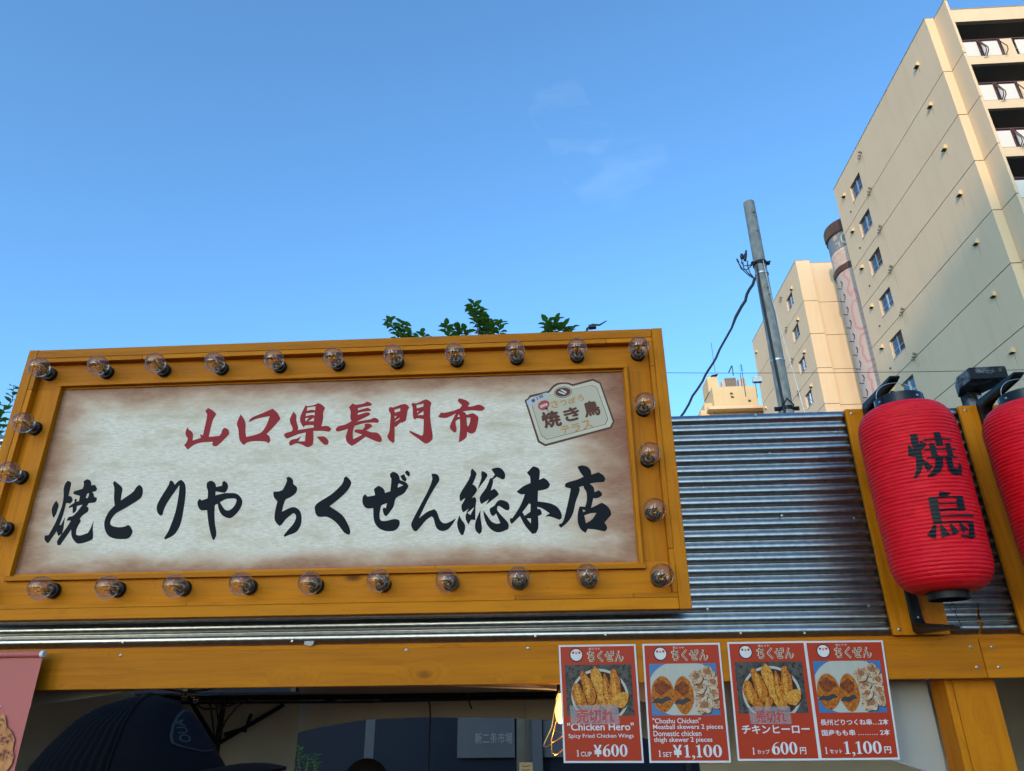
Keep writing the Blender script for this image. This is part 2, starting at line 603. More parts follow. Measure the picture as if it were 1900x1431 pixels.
def thing(name, label, cat, loc=(0, 0, 0), group=None):
    o = bpy.data.objects.new(name, None)
    o.empty_display_size = 0.1
    COL.objects.link(o)
    o.location = loc
    return tag(o, label, cat, group)


def copy_tree(o, parent=None):
    c = o.copy()
    COL.objects.link(c)
    c.parent = parent
    for ch in [x for x in o.children]:
        copy_tree(ch, c)
    return c


# ------------------------------------------------------------------ flat lettering: every glyph is tessellated once, before the scene fills up


def smooth_poly(flat, sub=3, lim=48):
    p = [Vector((flat[i], flat[i + 1])) for i in range(0, len(flat), 2)]
    n = len(p)
    corner = []
    for i in range(n):
        a, b = p[i] - p[i - 1], p[(i + 1) % n] - p[i]
        corner.append(a.length < 1e-6 or b.length < 1e-6 or abs(a.angle_signed(b)) > R(lim))
    out = []
    for i in range(n):
        p0, p1, p2, p3 = p[i - 1], p[i], p[(i + 1) % n], p[(i + 2) % n]
        L = (p2 - p1).length
        t1 = Vector((0, 0)) if corner[i] else (p2 - p0).normalized() * L
        t2 = Vector((0, 0)) if corner[(i + 1) % n] else (p3 - p1).normalized() * L
        if corner[i] and corner[(i + 1) % n]:
            out.append(p1)
            continue
        if corner[i]:
            t1 = p2 - p1
        if corner[(i + 1) % n]:
            t2 = p2 - p1
        for k in range(sub):
            s = k / sub
            s2, s3 = s * s, s * s * s
            out.append(p1 * (2 * s3 - 3 * s2 + 1) + t1 * (s3 - 2 * s2 + s) + p2 * (-2 * s3 + 3 * s2) + t2 * (s3 - s2))
    return out


GEO = {}
_pending = []


def want_text(s, off=0.0):
    if ('t', s, off) in GEO:
        return
    c = bpy.data.curves.new('glyphs', 'FONT')
    c.body = s
    c.resolution_u = 3
    c.offset = off
    o = bpy.data.objects.new('glyphs', c)
    COL.objects.link(o)
    GEO[('t', s, off)] = None
    _pending.append((('t', s, off), o))


def want_shape(key, polys, off=0.0):
    c = bpy.data.curves.new('shape', 'CURVE')
    c.dimensions = '2D'
    c.fill_mode = 'BOTH'
    c.offset = off
    for pl in polys:
        s = c.splines.new('POLY')
        s.points.add(len(pl) - 1)
        for k, q in enumerate(pl):
            s.points[k].co = (q[0], q[1], 0, 1)
        s.use_cyclic_u = True
    o = bpy.data.objects.new('shape', c)
    COL.objects.link(o)
    _pending.append((('s', key), o))


def tessellate():
    bpy.context.view_layer.update()
    dg = bpy.context.evaluated_depsgraph_get()
    for key, o in _pending:
        m = o.evaluated_get(dg).to_mesh()
        GEO[key] = ([(v.co.x, v.co.y) for v in m.vertices], [tuple(p.vertices) for p in m.polygons])
        o.evaluated_get(dg).to_mesh_clear()
    for key, o in _pending:
        d = o.data
        bpy.data.objects.remove(o)
        bpy.data.curves.remove(d)
    _pending.clear()


def fit_text(key, fn, rect):
    """map a text's bounding box onto rect (s0,s1,t0,t1; t downwards) and through fn(s,t)"""
    vs, fs = GEO[key]
    x0, x1 = min(p[0] for p in vs), max(p[0] for p in vs)
    y0, y1 = min(p[1] for p in vs), max(p[1] for p in vs)
    s0, s1, t0, t1 = rect
    return [fn(lerp(s0, s1, (x - x0) / (x1 - x0)), lerp(t1, t0, (y - y0) / (y1 - y0))) for x, y in vs], fs

# brush characters, tenths of a millimetre from the print panel's lower left corner
BRUSH = {
 '山': [[4957,5019,4874,4923,4959,4797,4958,4430,4941,4115,4849,4155,4893,4034,4650,3955,4631,4143,4571,4247,4460,4325,4410,4401,4376,4244,4418,4113,4481,4028,4463,3891,4406,3815,4553,3660,4727,3819,4963,3885,5287,3893,5286,3793,5354,3754,5450,3760,5739,4100,5753,4182,5691,4295,5586,4341,5525,4282,5508,4162,5460,4081,5136,4057,5150,4349,5178,4611,5253,4806,5106,4934]],
 '口': [[6019,4772,5966,4585,5953,4436,6020,4285,6088,4006,6153,3867,6275,3754,6383,3851,6634,3876,6917,3853,7030,3795,7076,3866,7027,4014,6929,4094,7118,4325,7298,4580,7185,4771,7004,4932,6719,4796,6467,4691,6369,4628,6303,4533,6341,4517,6532,4604,6948,4685,6893,4425,6784,4187,6638,4100,6307,4018,6253,4204,6227,4446,6137,4636]],
 '県': [[7674,4808,7591,4570,7626,4420,7718,4241,7697,4162,7498,4100,7466,4046,7534,3953,7606,3932,7889,4052,8136,4108,8141,3825,7932,3826,8017,3998,7870,3915,7708,3880,7650,3780,7708,3688,7887,3765,8066,3718,8232,3632,8341,3665,8402,3745,8371,4119,8358,4153,8612,4145,8852,4108,8922,4190,8798,4299,8597,4296,8626,4537,8612,4762,8658,4889,8543,5010,8422,5067,8294,5009,8086,4968,8036,5018,7960,4821,7906,4598,7942,4428,8061,4267,8076,4331,8224,4345,8338,4342,8372,4270,7873,4194,7887,4254,7801,4507,7777,4686],[8090,4927,8349,4963,8349,4831,8223,4850,8088,4817],[8075,4738,8347,4761,8346,4658,8258,4683,8078,4639],[8067,4574,8189,4588,8088,4467],[8338,4593,8351,4475,8167,4464],[8483,3960,8700,3963,8812,3886,8871,3785,8856,3704,8762,3692,8687,3745]],
 '長': [[9498,5025,9394,4896,9459,4753,9467,4547,9512,4434,9328,4329,9115,4276,9042,4181,9077,4119,9165,4109,9428,4187,9385,3978,9386,3869,9449,3740,9587,3631,9694,3688,9987,3914,10406,3726,10490,3754,10473,3872,10397,3983,10307,4041,10150,4055,9990,4115,10155,4229,10161,4265,10114,4313,10008,4340,9922,4319,9936,4245,9874,4146,9674,4156,9616,4121,9663,4070,9878,3981,9612,3847,9584,4082,9621,4273,9885,4348,10127,4368,10329,4352,10365,4407,10311,4482,10212,4523,10102,4480,9671,4410,10041,4603,10074,4630,10052,4692,9963,4708,9688,4629,9692,4698,9856,4731,10083,4751,10094,4788,9987,4863,9685,4787,9679,4855,9878,4899,10087,4930,10112,4957,10063,5016,9954,5067,9835,5005,9599,4975]],
 '門': [[10680,4867,10632,4799,10654,4714,10703,4628,10704,4322,10695,4047,10640,3912,10702,3793,10829,3684,10874,3733,10853,4207,10902,4205,11016,4330,11077,4332,11186,4399,11210,4602,11229,4751,11269,4815,11213,4902,11096,4953,10760,4841],[10809,4765,10990,4811,10995,4717,10832,4670],[10833,4555,10899,4560,10838,4475],[10986,4494,10975,4452,10841,4364,10889,4427],[11367,4976,11326,4917,11370,4821,11398,4503,11462,4418,11521,4462,11730,4427,11733,4069,11725,3933,11684,3893,11315,4073,11323,4009,11593,3802,11779,3656,11848,3641,11940,3683,12024,3806,11974,4153,11924,4486,11923,4840,11948,4952,11872,5030,11756,5076,11490,4958],[11479,4896,11701,4942,11704,4848,11506,4788],[11511,4695,11562,4702,11522,4638],[11708,4688,11713,4563,11525,4564]],
 '市': [[12806,5078,12749,5029,12773,4962,12888,4849,12804,4740,12391,4619,12243,4624,12173,4496,12222,4461,12430,4451,12703,4581,12596,4353,12532,4172,12552,4080,12674,3958,12734,3993,12740,4074,12701,4277,12726,4349,12828,4398,12842,4126,12809,3642,12977,3741,13044,3829,13058,3973,13179,3915,13289,3957,13331,4038,13396,4401,13343,4495,13239,4569,13170,4566,13024,4524,12988,4600,12910,4636,13168,4672,13480,4643,13566,4683,13591,4732,13530,4796,13391,4851,13236,4806,13063,4793,13122,4894,13060,4971,12955,5031],[12790,4560,12826,4475,12758,4468],[13034,4435,13151,4431,13131,4263,13081,4146,13055,4192]],
 '焼': [[821,2176,764,2046,754,1901,808,1755,876,1649,923,1770,931,1915,931,2042],[1014,2783,964,2687,957,2520,1017,2296,1037,2003,1010,1750,957,1464,858,1148,749,1136,767,1027,874,916,925,927,1074,1257,1127,1159,1166,1114,1250,1174,1259,1315,1231,1529,1222,1673,1156,1433,1112,1443,1144,1729,1150,2100,1277,2073,1325,2160,1301,2234,1236,2294,1162,2311,1161,2533,1147,2701,1107,2749],[1603,2816,1515,2757,1554,2634,1544,2523,1295,2446,1291,2372,1367,2343,1515,2302,1526,2146,1458,2124,1441,2212,1380,2213,1398,2103,1262,1988,1266,1933,1375,1976,1417,1794,1459,1784,1513,1864,1496,1991,1664,2033,1475,1721,1323,1670,1287,1564,1425,1557,1359,1384,1163,983,1198,851,1290,841,1317,910,1501,1292,1554,1114,1662,972,1792,882,1968,895,2182,978,2216,1047,2143,1330,2116,1544,2079,1332,2025,1183,1807,1112,1693,1138,1660,1270,1693,1429,1736,1535,1686,1608,1737,1696,1881,1819,1879,1900,1848,1955,1799,1966,1847,2074,2027,2087,2065,2159,2048,2233,1967,2263,1929,2346,1867,2413,1981,2437,1997,2511,1898,2634,1790,2619,1756,2722,1694,2789],[1746,2379,1774,2378,1785,2295,1765,2222,1709,2242,1720,2333]],
 'と': [[2476,2740,2443,2666,2518,2516,2575,2220,2652,1981,2514,1803,2454,1590,2464,1411,2562,1197,2701,1062,2895,997,3095,978,3254,989,3329,1057,3362,1179,3320,1268,3246,1358,3185,1391,3087,1344,2910,1330,2701,1379,2630,1452,2640,1567,2745,1744,2970,1882,3382,2172,3425,2271,3417,2400,3375,2512,3275,2598,3196,2535,3118,2380,2805,2132,2785,2306,2782,2472,2719,2566]],
 'り': [[4207,2712,4179,2666,4169,2574,4024,2237,3942,2003,3940,1877,3996,1731,4105,1636,4161,1674,4169,1817,4242,2050,4502,2556,4530,2261,4530,1772,4475,1400,4414,1155,4337,982,4376,938,4563,1029,4679,1166,4748,1376,4761,1695,4747,2164,4712,2440,4648,2608,4527,2722,4443,2678,4353,2569,4289,2663]],
 'や': [[5417,2661,5325,2608,5338,2478,5396,2348,5424,2129,5254,2070,5190,2126,5140,2045,5159,1936,5223,1827,5306,1768,5466,1776,5557,1445,5676,1109,5782,898,5826,897,5863,1017,5840,1157,5781,1334,5719,1600,5677,1915,5751,1958,5813,1794,5918,1640,6058,1548,6170,1519,6255,1543,6393,1691,6481,1886,6477,2030,6395,2158,6255,2253,6107,2271,5908,2271,5646,2214,5635,2333,5907,2280,5962,2334,5987,2461,5942,2573,5848,2649,5790,2614,5798,2503,5622,2467,5600,2545,5523,2630],[5816,2001,5973,2088,6132,2107,6260,2098,6307,2052,6286,1926,6214,1811,6125,1751,6024,1762,5919,1864]],
 'ち': [[7769,2723,7710,2692,7739,2599,7646,2326,7526,2284,7399,2287,7369,2242,7414,2105,7528,1985,7499,1717,7504,1505,7551,1380,7682,1254,7739,1288,7844,1444,8043,1624,8120,1569,8134,1454,8073,1298,7951,1144,7839,982,7871,934,7987,987,8155,1044,8250,1137,8309,1310,8297,1521,8231,1682,8123,1773,8013,1803,7876,1762,7701,1668,7734,1908,7772,2033,7907,2102,8038,2207,8075,2315,8050,2407,7940,2501,7923,2603,7855,2688]],
 'く': [[9504,2694,9437,2645,9428,2535,9359,2409,9114,2161,8747,1919,8660,1813,8675,1671,8732,1546,8826,1491,9019,1495,9203,1411,9393,1250,9588,1020,9733,948,9764,1033,9712,1190,9550,1456,9434,1573,9096,1799,9424,2081,9601,2293,9671,2464,9632,2566]],
 'ぜ': [[10887,2796,10801,2734,10807,2642,10850,2577,10842,2204,10686,2154,10673,2227,10596,2319,10477,2377,10358,2289,10362,2235,10396,2126,10390,2090,10180,2059,10112,2133,10054,2081,10037,1956,10065,1830,10151,1730,10250,1705,10372,1716,10399,1451,10455,1275,10569,1133,10730,1052,10887,1031,11025,1045,11124,1121,11173,1241,11155,1337,11075,1373,10971,1376,10833,1344,10678,1331,10606,1367,10572,1482,10597,1763,10630,1798,10767,1851,10742,1698,10679,1722,10652,1673,10691,1532,10739,1469,10790,1485,10919,1667,10966,1754,11022,1993,11227,2113,11326,2246,11371,2344,11298,2446,11107,2533,11074,2653,10997,2747],[11086,2433,11214,2372,11058,2304,11054,2371],[11110,2652,11170,2687,11231,2708,11257,2630,11307,2555,11279,2474,11188,2522],[11288,2822,11238,2759,11304,2674,11369,2623,11401,2699,11361,2783]],
 'ん': [[12024,2697,12140,2694,12221,2649,12270,2502,12187,2350,11989,1995,11717,1384,11952,1571,12141,1637,12213,1582,12325,1318,12431,1228,12569,1243,12786,1362,12674,1171,12557,1045,12421,1001,12300,1033,12211,1130,12133,1374,12079,1428,11944,1344,11746,1106,11664,1013,11604,1015,11531,1103,11500,1216,11561,1388,11752,1788,11962,2229,12057,2535]],
 '総': [[13228,2823,13185,2760,13178,2623,13084,2416,12880,2061,12874,1901,12902,1847,13043,1947,12969,1801,12933,1749,12936,1617,12981,1519,13140,1633,13078,1505,13052,1387,13067,1300,13138,1168,13197,1279,13222,1310,13334,1293,13335,1713,13354,1836,13336,1934,13300,1970,13222,1931,13368,2147,13350,2247,13279,2330,13235,2331,13354,2646,13318,2729],[13102,1504,13189,1445,13307,1675],[13512,2747,13490,2660,13496,2532,13385,2174,13663,2564,13663,2637,13628,2684],[12875,1447,12819,1254,12831,1098,12920,899,12993,868,13046,1041,13035,1179,12947,1303],[13478,1586,13360,1310,13324,1138,13346,1000,13449,887,13517,962,13512,1168,13479,1377],[13783,2790,13892,2823,14033,2825,14139,2734,14194,2604,14181,2495,14120,2461,13945,2556,13831,2469,13839,2396,13770,2146,13874,2197,13962,2114,14005,2015,13632,1726,13718,1889,13502,1753,13458,1833,13461,1975,13630,2221,13751,2516,13804,2515,13892,2613],[14065,1862,13961,1821,13875,1699,13762,1632,13737,1580,13789,1430,13849,1394,13926,1470,14046,1190,13943,1175,13789,1248,13651,1442,13555,1567,13582,1392,13652,1182,13772,1025,13909,945,14045,933,14266,1013,14284,1133,14217,1255,13961,1557,13970,1679,14013,1687,14185,1569,14262,1546,14314,1601,14289,1742,14221,1814]],
 '本': [[15025,2844,14970,2811,14821,2645,14909,2529,14920,2342,14705,2245,14514,2092,14630,2015,14752,2012,14680,1812,14570,1597,14389,1322,14318,1323,14321,1225,14370,1153,14603,1379,14740,1108,14945,860,15051,889,15116,1029,15116,1367,15214,1410,15227,1454,15191,1554,15138,1574,15103,1566,15101,1638,15245,1580,15453,1431,15381,1397,15309,1336,15415,1351,15555,1312,15711,1242,15774,1280,15787,1387,15722,1550,15637,1643,15463,1729,15117,1792,15134,2104,15332,2136,15441,2188,15484,2289,15412,2403,15306,2484,15169,2428,15202,2672,15169,2777],[14866,1738,14911,1715,14903,1498,14736,1385,14675,1486],[14793,1307,14911,1304,14908,1158]],
 '店': [[16440,2830,16294,2796,16359,2640,16459,2487,16275,2408,15948,2314,15906,2241,15925,2185,16075,2144,16020,1906,15854,1296,15778,1146,15698,1122,15696,1077,15755,1014,15955,1186,16105,1415,16190,1720,16332,2100,16309,2175,16436,2218,16459,2134,16516,2031,16512,1784,16458,1604,16300,1617,16247,1447,16228,1216,16255,1055,16327,930,16437,858,16495,970,16694,948,16968,884,17033,949,17030,1037,16975,1136,17181,1353,17163,1479,17067,1625,16935,1710,16623,1564,16701,1843,16834,1849,16953,1919,16958,1992,16865,2077,16746,2016,16728,2164,16627,2274,16771,2301,17031,2313,17081,2395,17034,2509,16897,2610,16687,2546,16675,2669,16600,2775],[16383,1525,16470,1487,16397,1447],[16422,1354,16597,1412,16765,1417,16631,1233,16456,1130]],
}
EMBLEM = {
 'plate': [14793,4950,14889,5003,14951,5105,15534,5236,15606,5338,15696,5430,15820,5492,15977,5506,16149,5490,16286,5437,16908,5593,17133,5455,17467,4161,17352,3948,15378,3446,15164,3586],
 'field': [14861,4910,14984,5037,15567,5178,15630,5261,15711,5353,15835,5425,15974,5448,16130,5433,16274,5362,16896,5524,17096,5409,17408,4163,17314,4003,15389,3517,15216,3629],
 'line': [15028,4681,15006,4830,15147,4994,15686,5117,15720,5106,16243,5258,16853,5379,17004,5307,17280,4258,17193,4079,15434,3649,15270,3779],
 'ribbon': [14853,4920,15097,5052,15463,5181,15528,5047,15266,4934,15057,4810,14935,4749,14876,4807],
 'fan': [15193,4731,15221,4823,15317,4904,15438,4928,15523,4878,15551,4793,15517,4702,15429,4621,15326,4597,15233,4637],
 'fan_foot': [15395,4622,15431,4667,15491,4680,15499,4656,15455,4615],
 'fan_stick': [15460,4620,15481,4629,15516,4544,15495,4539],
 'oval_rim': [16244,5194,16239,5151,16221,5110,16190,5072,16148,5039,16097,5013,16039,4995,15979,4986,15917,4986,15858,4995,15805,5014,15760,5040,15725,5073,15703,5111,15693,5153,15698,5195,15716,5236,15747,5275,15789,5308,15840,5334,15898,5353,15959,5362,16021,5362,16080,5352,16133,5334,16178,5307,16213,5274,16235,5235],
 'oval_gap': [16227,5193,16222,5154,16205,5117,16176,5083,16136,5053,16088,5029,16035,5013,15978,5004,15920,5004,15865,5013,15815,5029,15773,5053,15740,5082,15719,5117,15711,5154,15715,5192,15732,5229,15761,5264,15800,5294,15848,5318,15902,5335,15960,5343,16018,5343,16073,5335,16123,5318,16165,5294,16198,5264,16219,5230],
 'oval': [16204,5191,16200,5157,16184,5124,16158,5093,16122,5067,16078,5046,16029,5031,15977,5023,15924,5023,15874,5030,15828,5045,15790,5066,15760,5092,15741,5123,15733,5156,15737,5190,15753,5223,15779,5254,15815,5280,15859,5302,15908,5317,15961,5324,16014,5324,16064,5317,16110,5302,16148,5281,16178,5255,16197,5224],
 'skewer': [15817,5179,15853,5206,16039,5124,16029,5096,15995,5093],
 'skewer2': [15889,5255,15933,5273,16081,5179,16069,5141,16048,5137],
}
EMBLEM_TEXT = {
 'さ': [15567,4905,15782,4926,15841,4672,15601,4643],
 'っ': [15841,4896,16040,4926,16093,4766,15911,4707],
 'ぽ': [16118,4961,16336,5019,16351,4804,16127,4765],
 'ろ': [16370,5028,16562,5087,16620,4888,16422,4848],
 '焼': [15213,4527,15805,4599,15921,4083,15394,3991],
 'き': [15907,4596,16390,4719,16488,4283,16026,4170],
 '鳥': [16514,4817,16980,4894,17104,4409,16607,4298],
 'テ': [15810,4041,16108,4113,16139,3851,15893,3787],
 'ラ': [16141,4094,16423,4167,16469,3912,16231,3857],
 'ス': [16449,4193,16723,4257,16835,4000,16537,3919],
 '第': [14982,4944,15096,5005,15136,4892,15023,4849],
 '2': [15139,5023,15200,5049,15224,4954,15163,4937],
 '回': [15227,5067,15340,5119,15372,5015,15259,4981],
 '2026': [15236,4748,15479,4852,15502,4758,15259,4655],
}
# lantern characters: milliradians round the lantern, tenths of a millimetre above its lower rim
LANTERN_INK = [[-432,3738,-295,3733,-301,3449,-262,3545,-153,3454,-219,3360,-288,3310,-308,3066,-149,2872,-277,2736,-323,2939,-387,2776,-468,2652,-535,2608,-551,2634,-468,2837,-424,3145,-554,3203,-514,3474,-483,3478,-440,3338,-442,3493],[27,3742,164,3743,172,3384,11,3378],[-208,3579,402,3595,404,3559,-207,3537],[-244,3316,446,3332,446,3291,-248,3275],[-131,3457,-15,3450,-9,3084,-132,3091],[210,3457,335,3467,330,3106,199,3108],[-223,3113,450,3132,443,3090,-227,3066],[-74,3073,81,3068,45,2884,-38,2725,-181,2621,-292,2611,-293,2651,-190,2748,-113,2880],[129,3068,276,3075,265,2821,372,2813,430,2965,482,2937,473,2808,420,2662,273,2643,175,2666,136,2757],[-157,2237,53,2196,-16,2126,-196,2107],[-391,2113,-222,2110,-258,1471,-412,1484],[-392,2105,286,2118,288,2082,-395,2078],[138,2100,292,2118,278,1764,104,1759],[-235,1955,281,1967,277,1931,-236,1925],[-236,1811,277,1824,272,1761,-239,1770],[-257,1653,459,1684,432,1622,-259,1624],[-267,1513,397,1513,334,1136,253,1097,47,1141,30,1193,197,1176,254,1375,249,1462,-265,1478],[-427,1450,-365,1436,-437,1120,-577,1234,-470,1357],[-310,1424,-264,1437,-163,1195,-328,1130],[-131,1437,-94,1441,25,1256,-122,1176],[49,1453,89,1453,222,1316,81,1227]]

# glyphs needed later on
PX0, PZ0, PYF = -1.545, 2.018, -0.0600      # lower left corner and front face of the print panel
for ch, polys in BRUSH.items():
    sm = [[(PX0 + q.x * 1e-4, PZ0 + q.y * 1e-4) for q in smooth_poly(p)] for p in polys]
    want_shape(('brush', ch), sm)
for k, flat in EMBLEM.items():
    want_shape(('emblem', k), [[(PX0 + flat[i] * 1e-4, PZ0 + flat[i + 1] * 1e-4) for i in range(0, len(flat), 2)]])
for k in EMBLEM_TEXT:
    want_text(k)
for s, off in (('"Chicken Hero"', 0.012), ('Spicy Fried Chicken Wings', 0.006), ('"Choshu Chicken"', 0.01), ('Meatball skewers 2 pieces', 0.01),
               ('Domestic chicken', 0.01), ('thigh skewer 2 pieces', 0.01), ('CUP', 0.008), ('SET', 0.008), ('¥', 0.03), ('円', 0.02),
               ('カップ', 0.015), ('セット', 0.015), ('チキンヒーロー', 0.022), ('長州どりつくね串…2本', 0.016), ('国産もも串 ……… 2本', 0.016),
               ('ちくぜん', 0.0), ('ちくぜん', 0.05), ('焼とりや', 0.0), ('売切れ', 0.012), ('新二条市場', 0.0), ('金', 0.02), ('割', 0.02), ('C', 0.03), ('OUA', 0.02)):
    want_text(s, off)


def ell(cx_, cy_, a, b, rot=0.0, n=28):
    c, s = math.cos(rot), math.sin(rot)
    return [(cx_ + a * math.cos(t_) * c - b * math.sin(t_) * s, cy_ + a * math.cos(t_) * s + b * math.sin(t_) * c) for t_ in [2 * math.pi * i / n for i in range(n)]]


want_shape(('digit', '0'), [ell(0.5, 0.5, 0.5, 0.5), ell(0.5, 0.5, 0.19, 0.44)])
want_shape(('digit', '1'), [[(0.1, 0), (0.9, 0), (0.9, 0.05), (0.68, 0.09), (0.68, 1.0), (0.56, 1.0), (0.08, 0.88), (0.08, 0.83), (0.34, 0.86), (0.34, 0.09), (0.1, 0.05)]])
want_shape(('digit', '6'), [smooth_poly([c for q in [(.9, .99), (.6, .95), (.3, .8), (.08, .55), (0, .35), (.03, .2), (.12, .08), (.3, .01), (.5, 0), (.7, .01), (.88, .1), (1, .3), (.95, .5), (.8, .62), (.6, .65), (.42, .62), (.36, .58), (.42, .75), (.6, .88), (.9, .95)] for c in q], 2), ell(0.55, 0.31, 0.17, 0.26)])
want_shape(('digit', ','), [[(0.05, 0.07), (0.2, 0.13), (0.5, 0.155), (0.8, 0.12), (0.98, 0.03), (0.85, -0.08), (0.5, -0.17), (0.2, -0.2), (0.2, -0.17), (0.5, -0.09), (0.6, -0.01), (0.4, 0.0), (0.2, 0.02)]])
tessellate()

# ------------------------------------------------------------------ ground
g = MB()
g.add([(-900, -900, 0), (900, -900, 0), (900, 900, 0), (-900, 900, 0)], [(0, 1, 2, 3)])
tag(g.build('ground', ASPHALT), kind='structure')

# ------------------------------------------------------------------ the stall front: timber, corrugated sheets
stall = thing('market_stall', 'timber and corrugated steel stall front behind the shop sign', 'stall', (0, 0, 0))
ZT, ZB = 2.470, 1.826
PITCH = 0.0322


def corrugated(x_left, x_right, z0, z1, nx=2):
    """sine-profile sheet; x_left / x_right are functions of the height"""
    m = MB()
    n = int((z1 - z0) / PITCH * 16)
    rows = []
    for j in range(n + 1):
        z = z0 + (z1 - z0) * j / n
        ph = (z - z0) / PITCH * 2 * math.pi
        y = -0.0045 + 0.0047 * math.cos(ph) + 0.0009 * math.cos(2 * ph)
        row = []
        for i in range(nx + 1):
            x = lerp(x_left(z), x_right(z), i / nx)
            wob = 0.0005 * mnoise.noise(Vector((x * 2.1, 0, z * 2.5)))
            row.append((x, y + wob, z))
        rows.append(row)
    w = nx + 1
    m.add([p for r_ in rows for p in r_], [(j * w + i, j * w + i + 1, (j + 1) * w + i + 1, (j + 1) * w + i) for j in range(n) for i in range(nx)])
    return m


sheet = corrugated(lambda z: -2.45, lambda z: 0.94, ZB, ZT, 34).build('corrugated_sheet', GALV, stall, True)
tag(sheet, 'wide ribbed galvanised sheet behind the sign')


def tear(z):
    return 1.132 + 0.004 * math.sin(z * 150) + 0.003 * math.sin(z * 67 + 1)


def gap(z):
    return 0.0004 + 0.007 * max(0.0, min(1.0, (1.925 - z) / 0.07))


corrugated(lambda z: 0.985, lambda z: tear(z) - gap(z) * 0.5, ZB, ZT, 6).build('corrugated_sheet', GALV, stall, True)
corrugated(lambda z: tear(z) + gap(z) * 0.5, lambda z: 2.3, ZB, ZT, 12).build('corrugated_sheet', GALV, stall, True)
# backing board and rail behind the sheets
box_obj('backing_board', WOODX, stall, -2.45, 2.3, 0.006, 0.030, ZB - 0.004, ZT - 0.006)
box_obj('rail', WOODX, stall, -2.45, 2.3, -0.003, 0.0055, 1.8125, 1.823)
# the long beam below the sheets, in two boards
box_obj('beam', WOODX, stall, -2.45, 1.1075, -0.018, 0.030, 1.717, 1.812, 0.0015)
box_obj('beam', WOODX, stall, 1.1090, 2.3, -0.018, 0.030, 1.717, 1.812, 0.0015)
# upright boards on the sheets that carry the lanterns
for x0 in (0.8925, 1.2235):
    box_obj('upright_board', WOODZ, stall, x0, x0 + 0.146, -0.024, -0.0115, 1.8235, 2.4665, 0.0012)
# lower post, two timbers
box_obj('post', WOODZ, stall, 1.020, 1.0385, 0.032, 0.115, 0.0, 1.7165, 0.001)
box_obj('post', WOODZ, stall, 1.040, 1.148, 0.032, 0.130, 0.0, 1.7165, 0.001)
box_obj('post', WOODZ, stall, -2.25, -2.14, 0.032, 0.130, 0.0, 1.7165, 0.001)
# counter front so that the stall stands on the ground
box_obj('counter_front', WOODX, stall, -2.14, 1.02, 0.06, 0.085, 0.0, 0.92)
box_obj('counter_top', WOODX, stall, -2.138, 1.018, 0.0, 0.55, 0.922, 0.955)


def screw_at(x, y, z, parent, r=0.0042):
    m = MB()
    m.lathe([(r, 0.0), (r, -0.0008), (r * 0.75, -0.0018), (r * 0.45, -0.0019)], (x, y, z), 1, 12)
    s = m.build('screw', ZINC, parent, True)
    c = MB()
    c.box(x - r * 0.5, x + r * 0.5, y - 0.0022, y - 0.0016, z - r * 0.12, z + r * 0.12)
    c.box(x - r * 0.12, x + r * 0.12, y - 0.00225, y - 0.0016, z - r * 0.5, z + r * 0.5)
    c.build('screw_slot', BLACK, s)
    return s


for x, z in ((0.45, 2.24), (0.86, 2.40), (0.86, 2.14), (0.85, 1.90), (0.42, 1.90), (0.632, 2.462), (0.655, 2.338), (0.66, 2.152), (0.668, 1.834), (-1.2, 1.838), (-0.05, 1.837), (0.14, 1.838), (0.5, 1.836), (-0.72, 1.834)):
    screw_at(x, -0.0105, z, stall, 0.0036)
for x0 in (0.8925, 1.2235):
    for dx, z in ((0.017, 2.452), (0.125, 2.452), (0.017, 1.838), (0.128, 1.838)):
        screw_at(x0 + dx, -0.0242, z, stall)
for x, z in ((1.083, 1.793), (1.137, 1.792), (1.086, 1.743), (1.141, 1.743), (-1.195, 1.803), (-0.4, 1.806), (-0.07, 1.806)):
    screw_at(x, -0.0182, z, stall)
# scrap of clear tape on the lowest rib
m = MB()
m.add([(-0.686, -0.0125, 1.833), (-0.658, -0.0125, 1.834), (-0.660, -0.013, 1.824), (-0.668, -0.014, 1.8205), (-0.684, -0.013, 1.824)], [(0, 1, 2, 3, 4)])
tag(m.build('tape_scrap', TAPE, stall), 'scrap of clear tape on the lowest rib')

# ------------------------------------------------------------------ the shop sign with its bulbs
sign = thing('shop_sign', 'large framed shop sign with brush lettering and a border of clear bulbs', 'sign', (-0.648, -0.05, 1.892))
YF, YB = -0.090, -0.050
XL, XR, ZL, ZH = -1.661, 0.3645, 1.8915, 2.7295
box_obj('frame_board', WOODZ, sign, XL, -1.6315, YF, YB, ZL, ZH, 0.0012)
box_obj('frame_board', WOODZ, sign, 0.3325, XR, YF, YB, ZL, ZH, 0.0012)
box_obj('frame_board', WOODX, sign, -1.6305, 0.3315, YF + 0.0006, YB, 2.6995, ZH - 0.0008, 0.0012)
box_obj('frame_board', WOODX, sign, -1.6305, 0.3315, YF + 0.0005, YB, ZL + 0.0008, 1.9215, 0.0012)
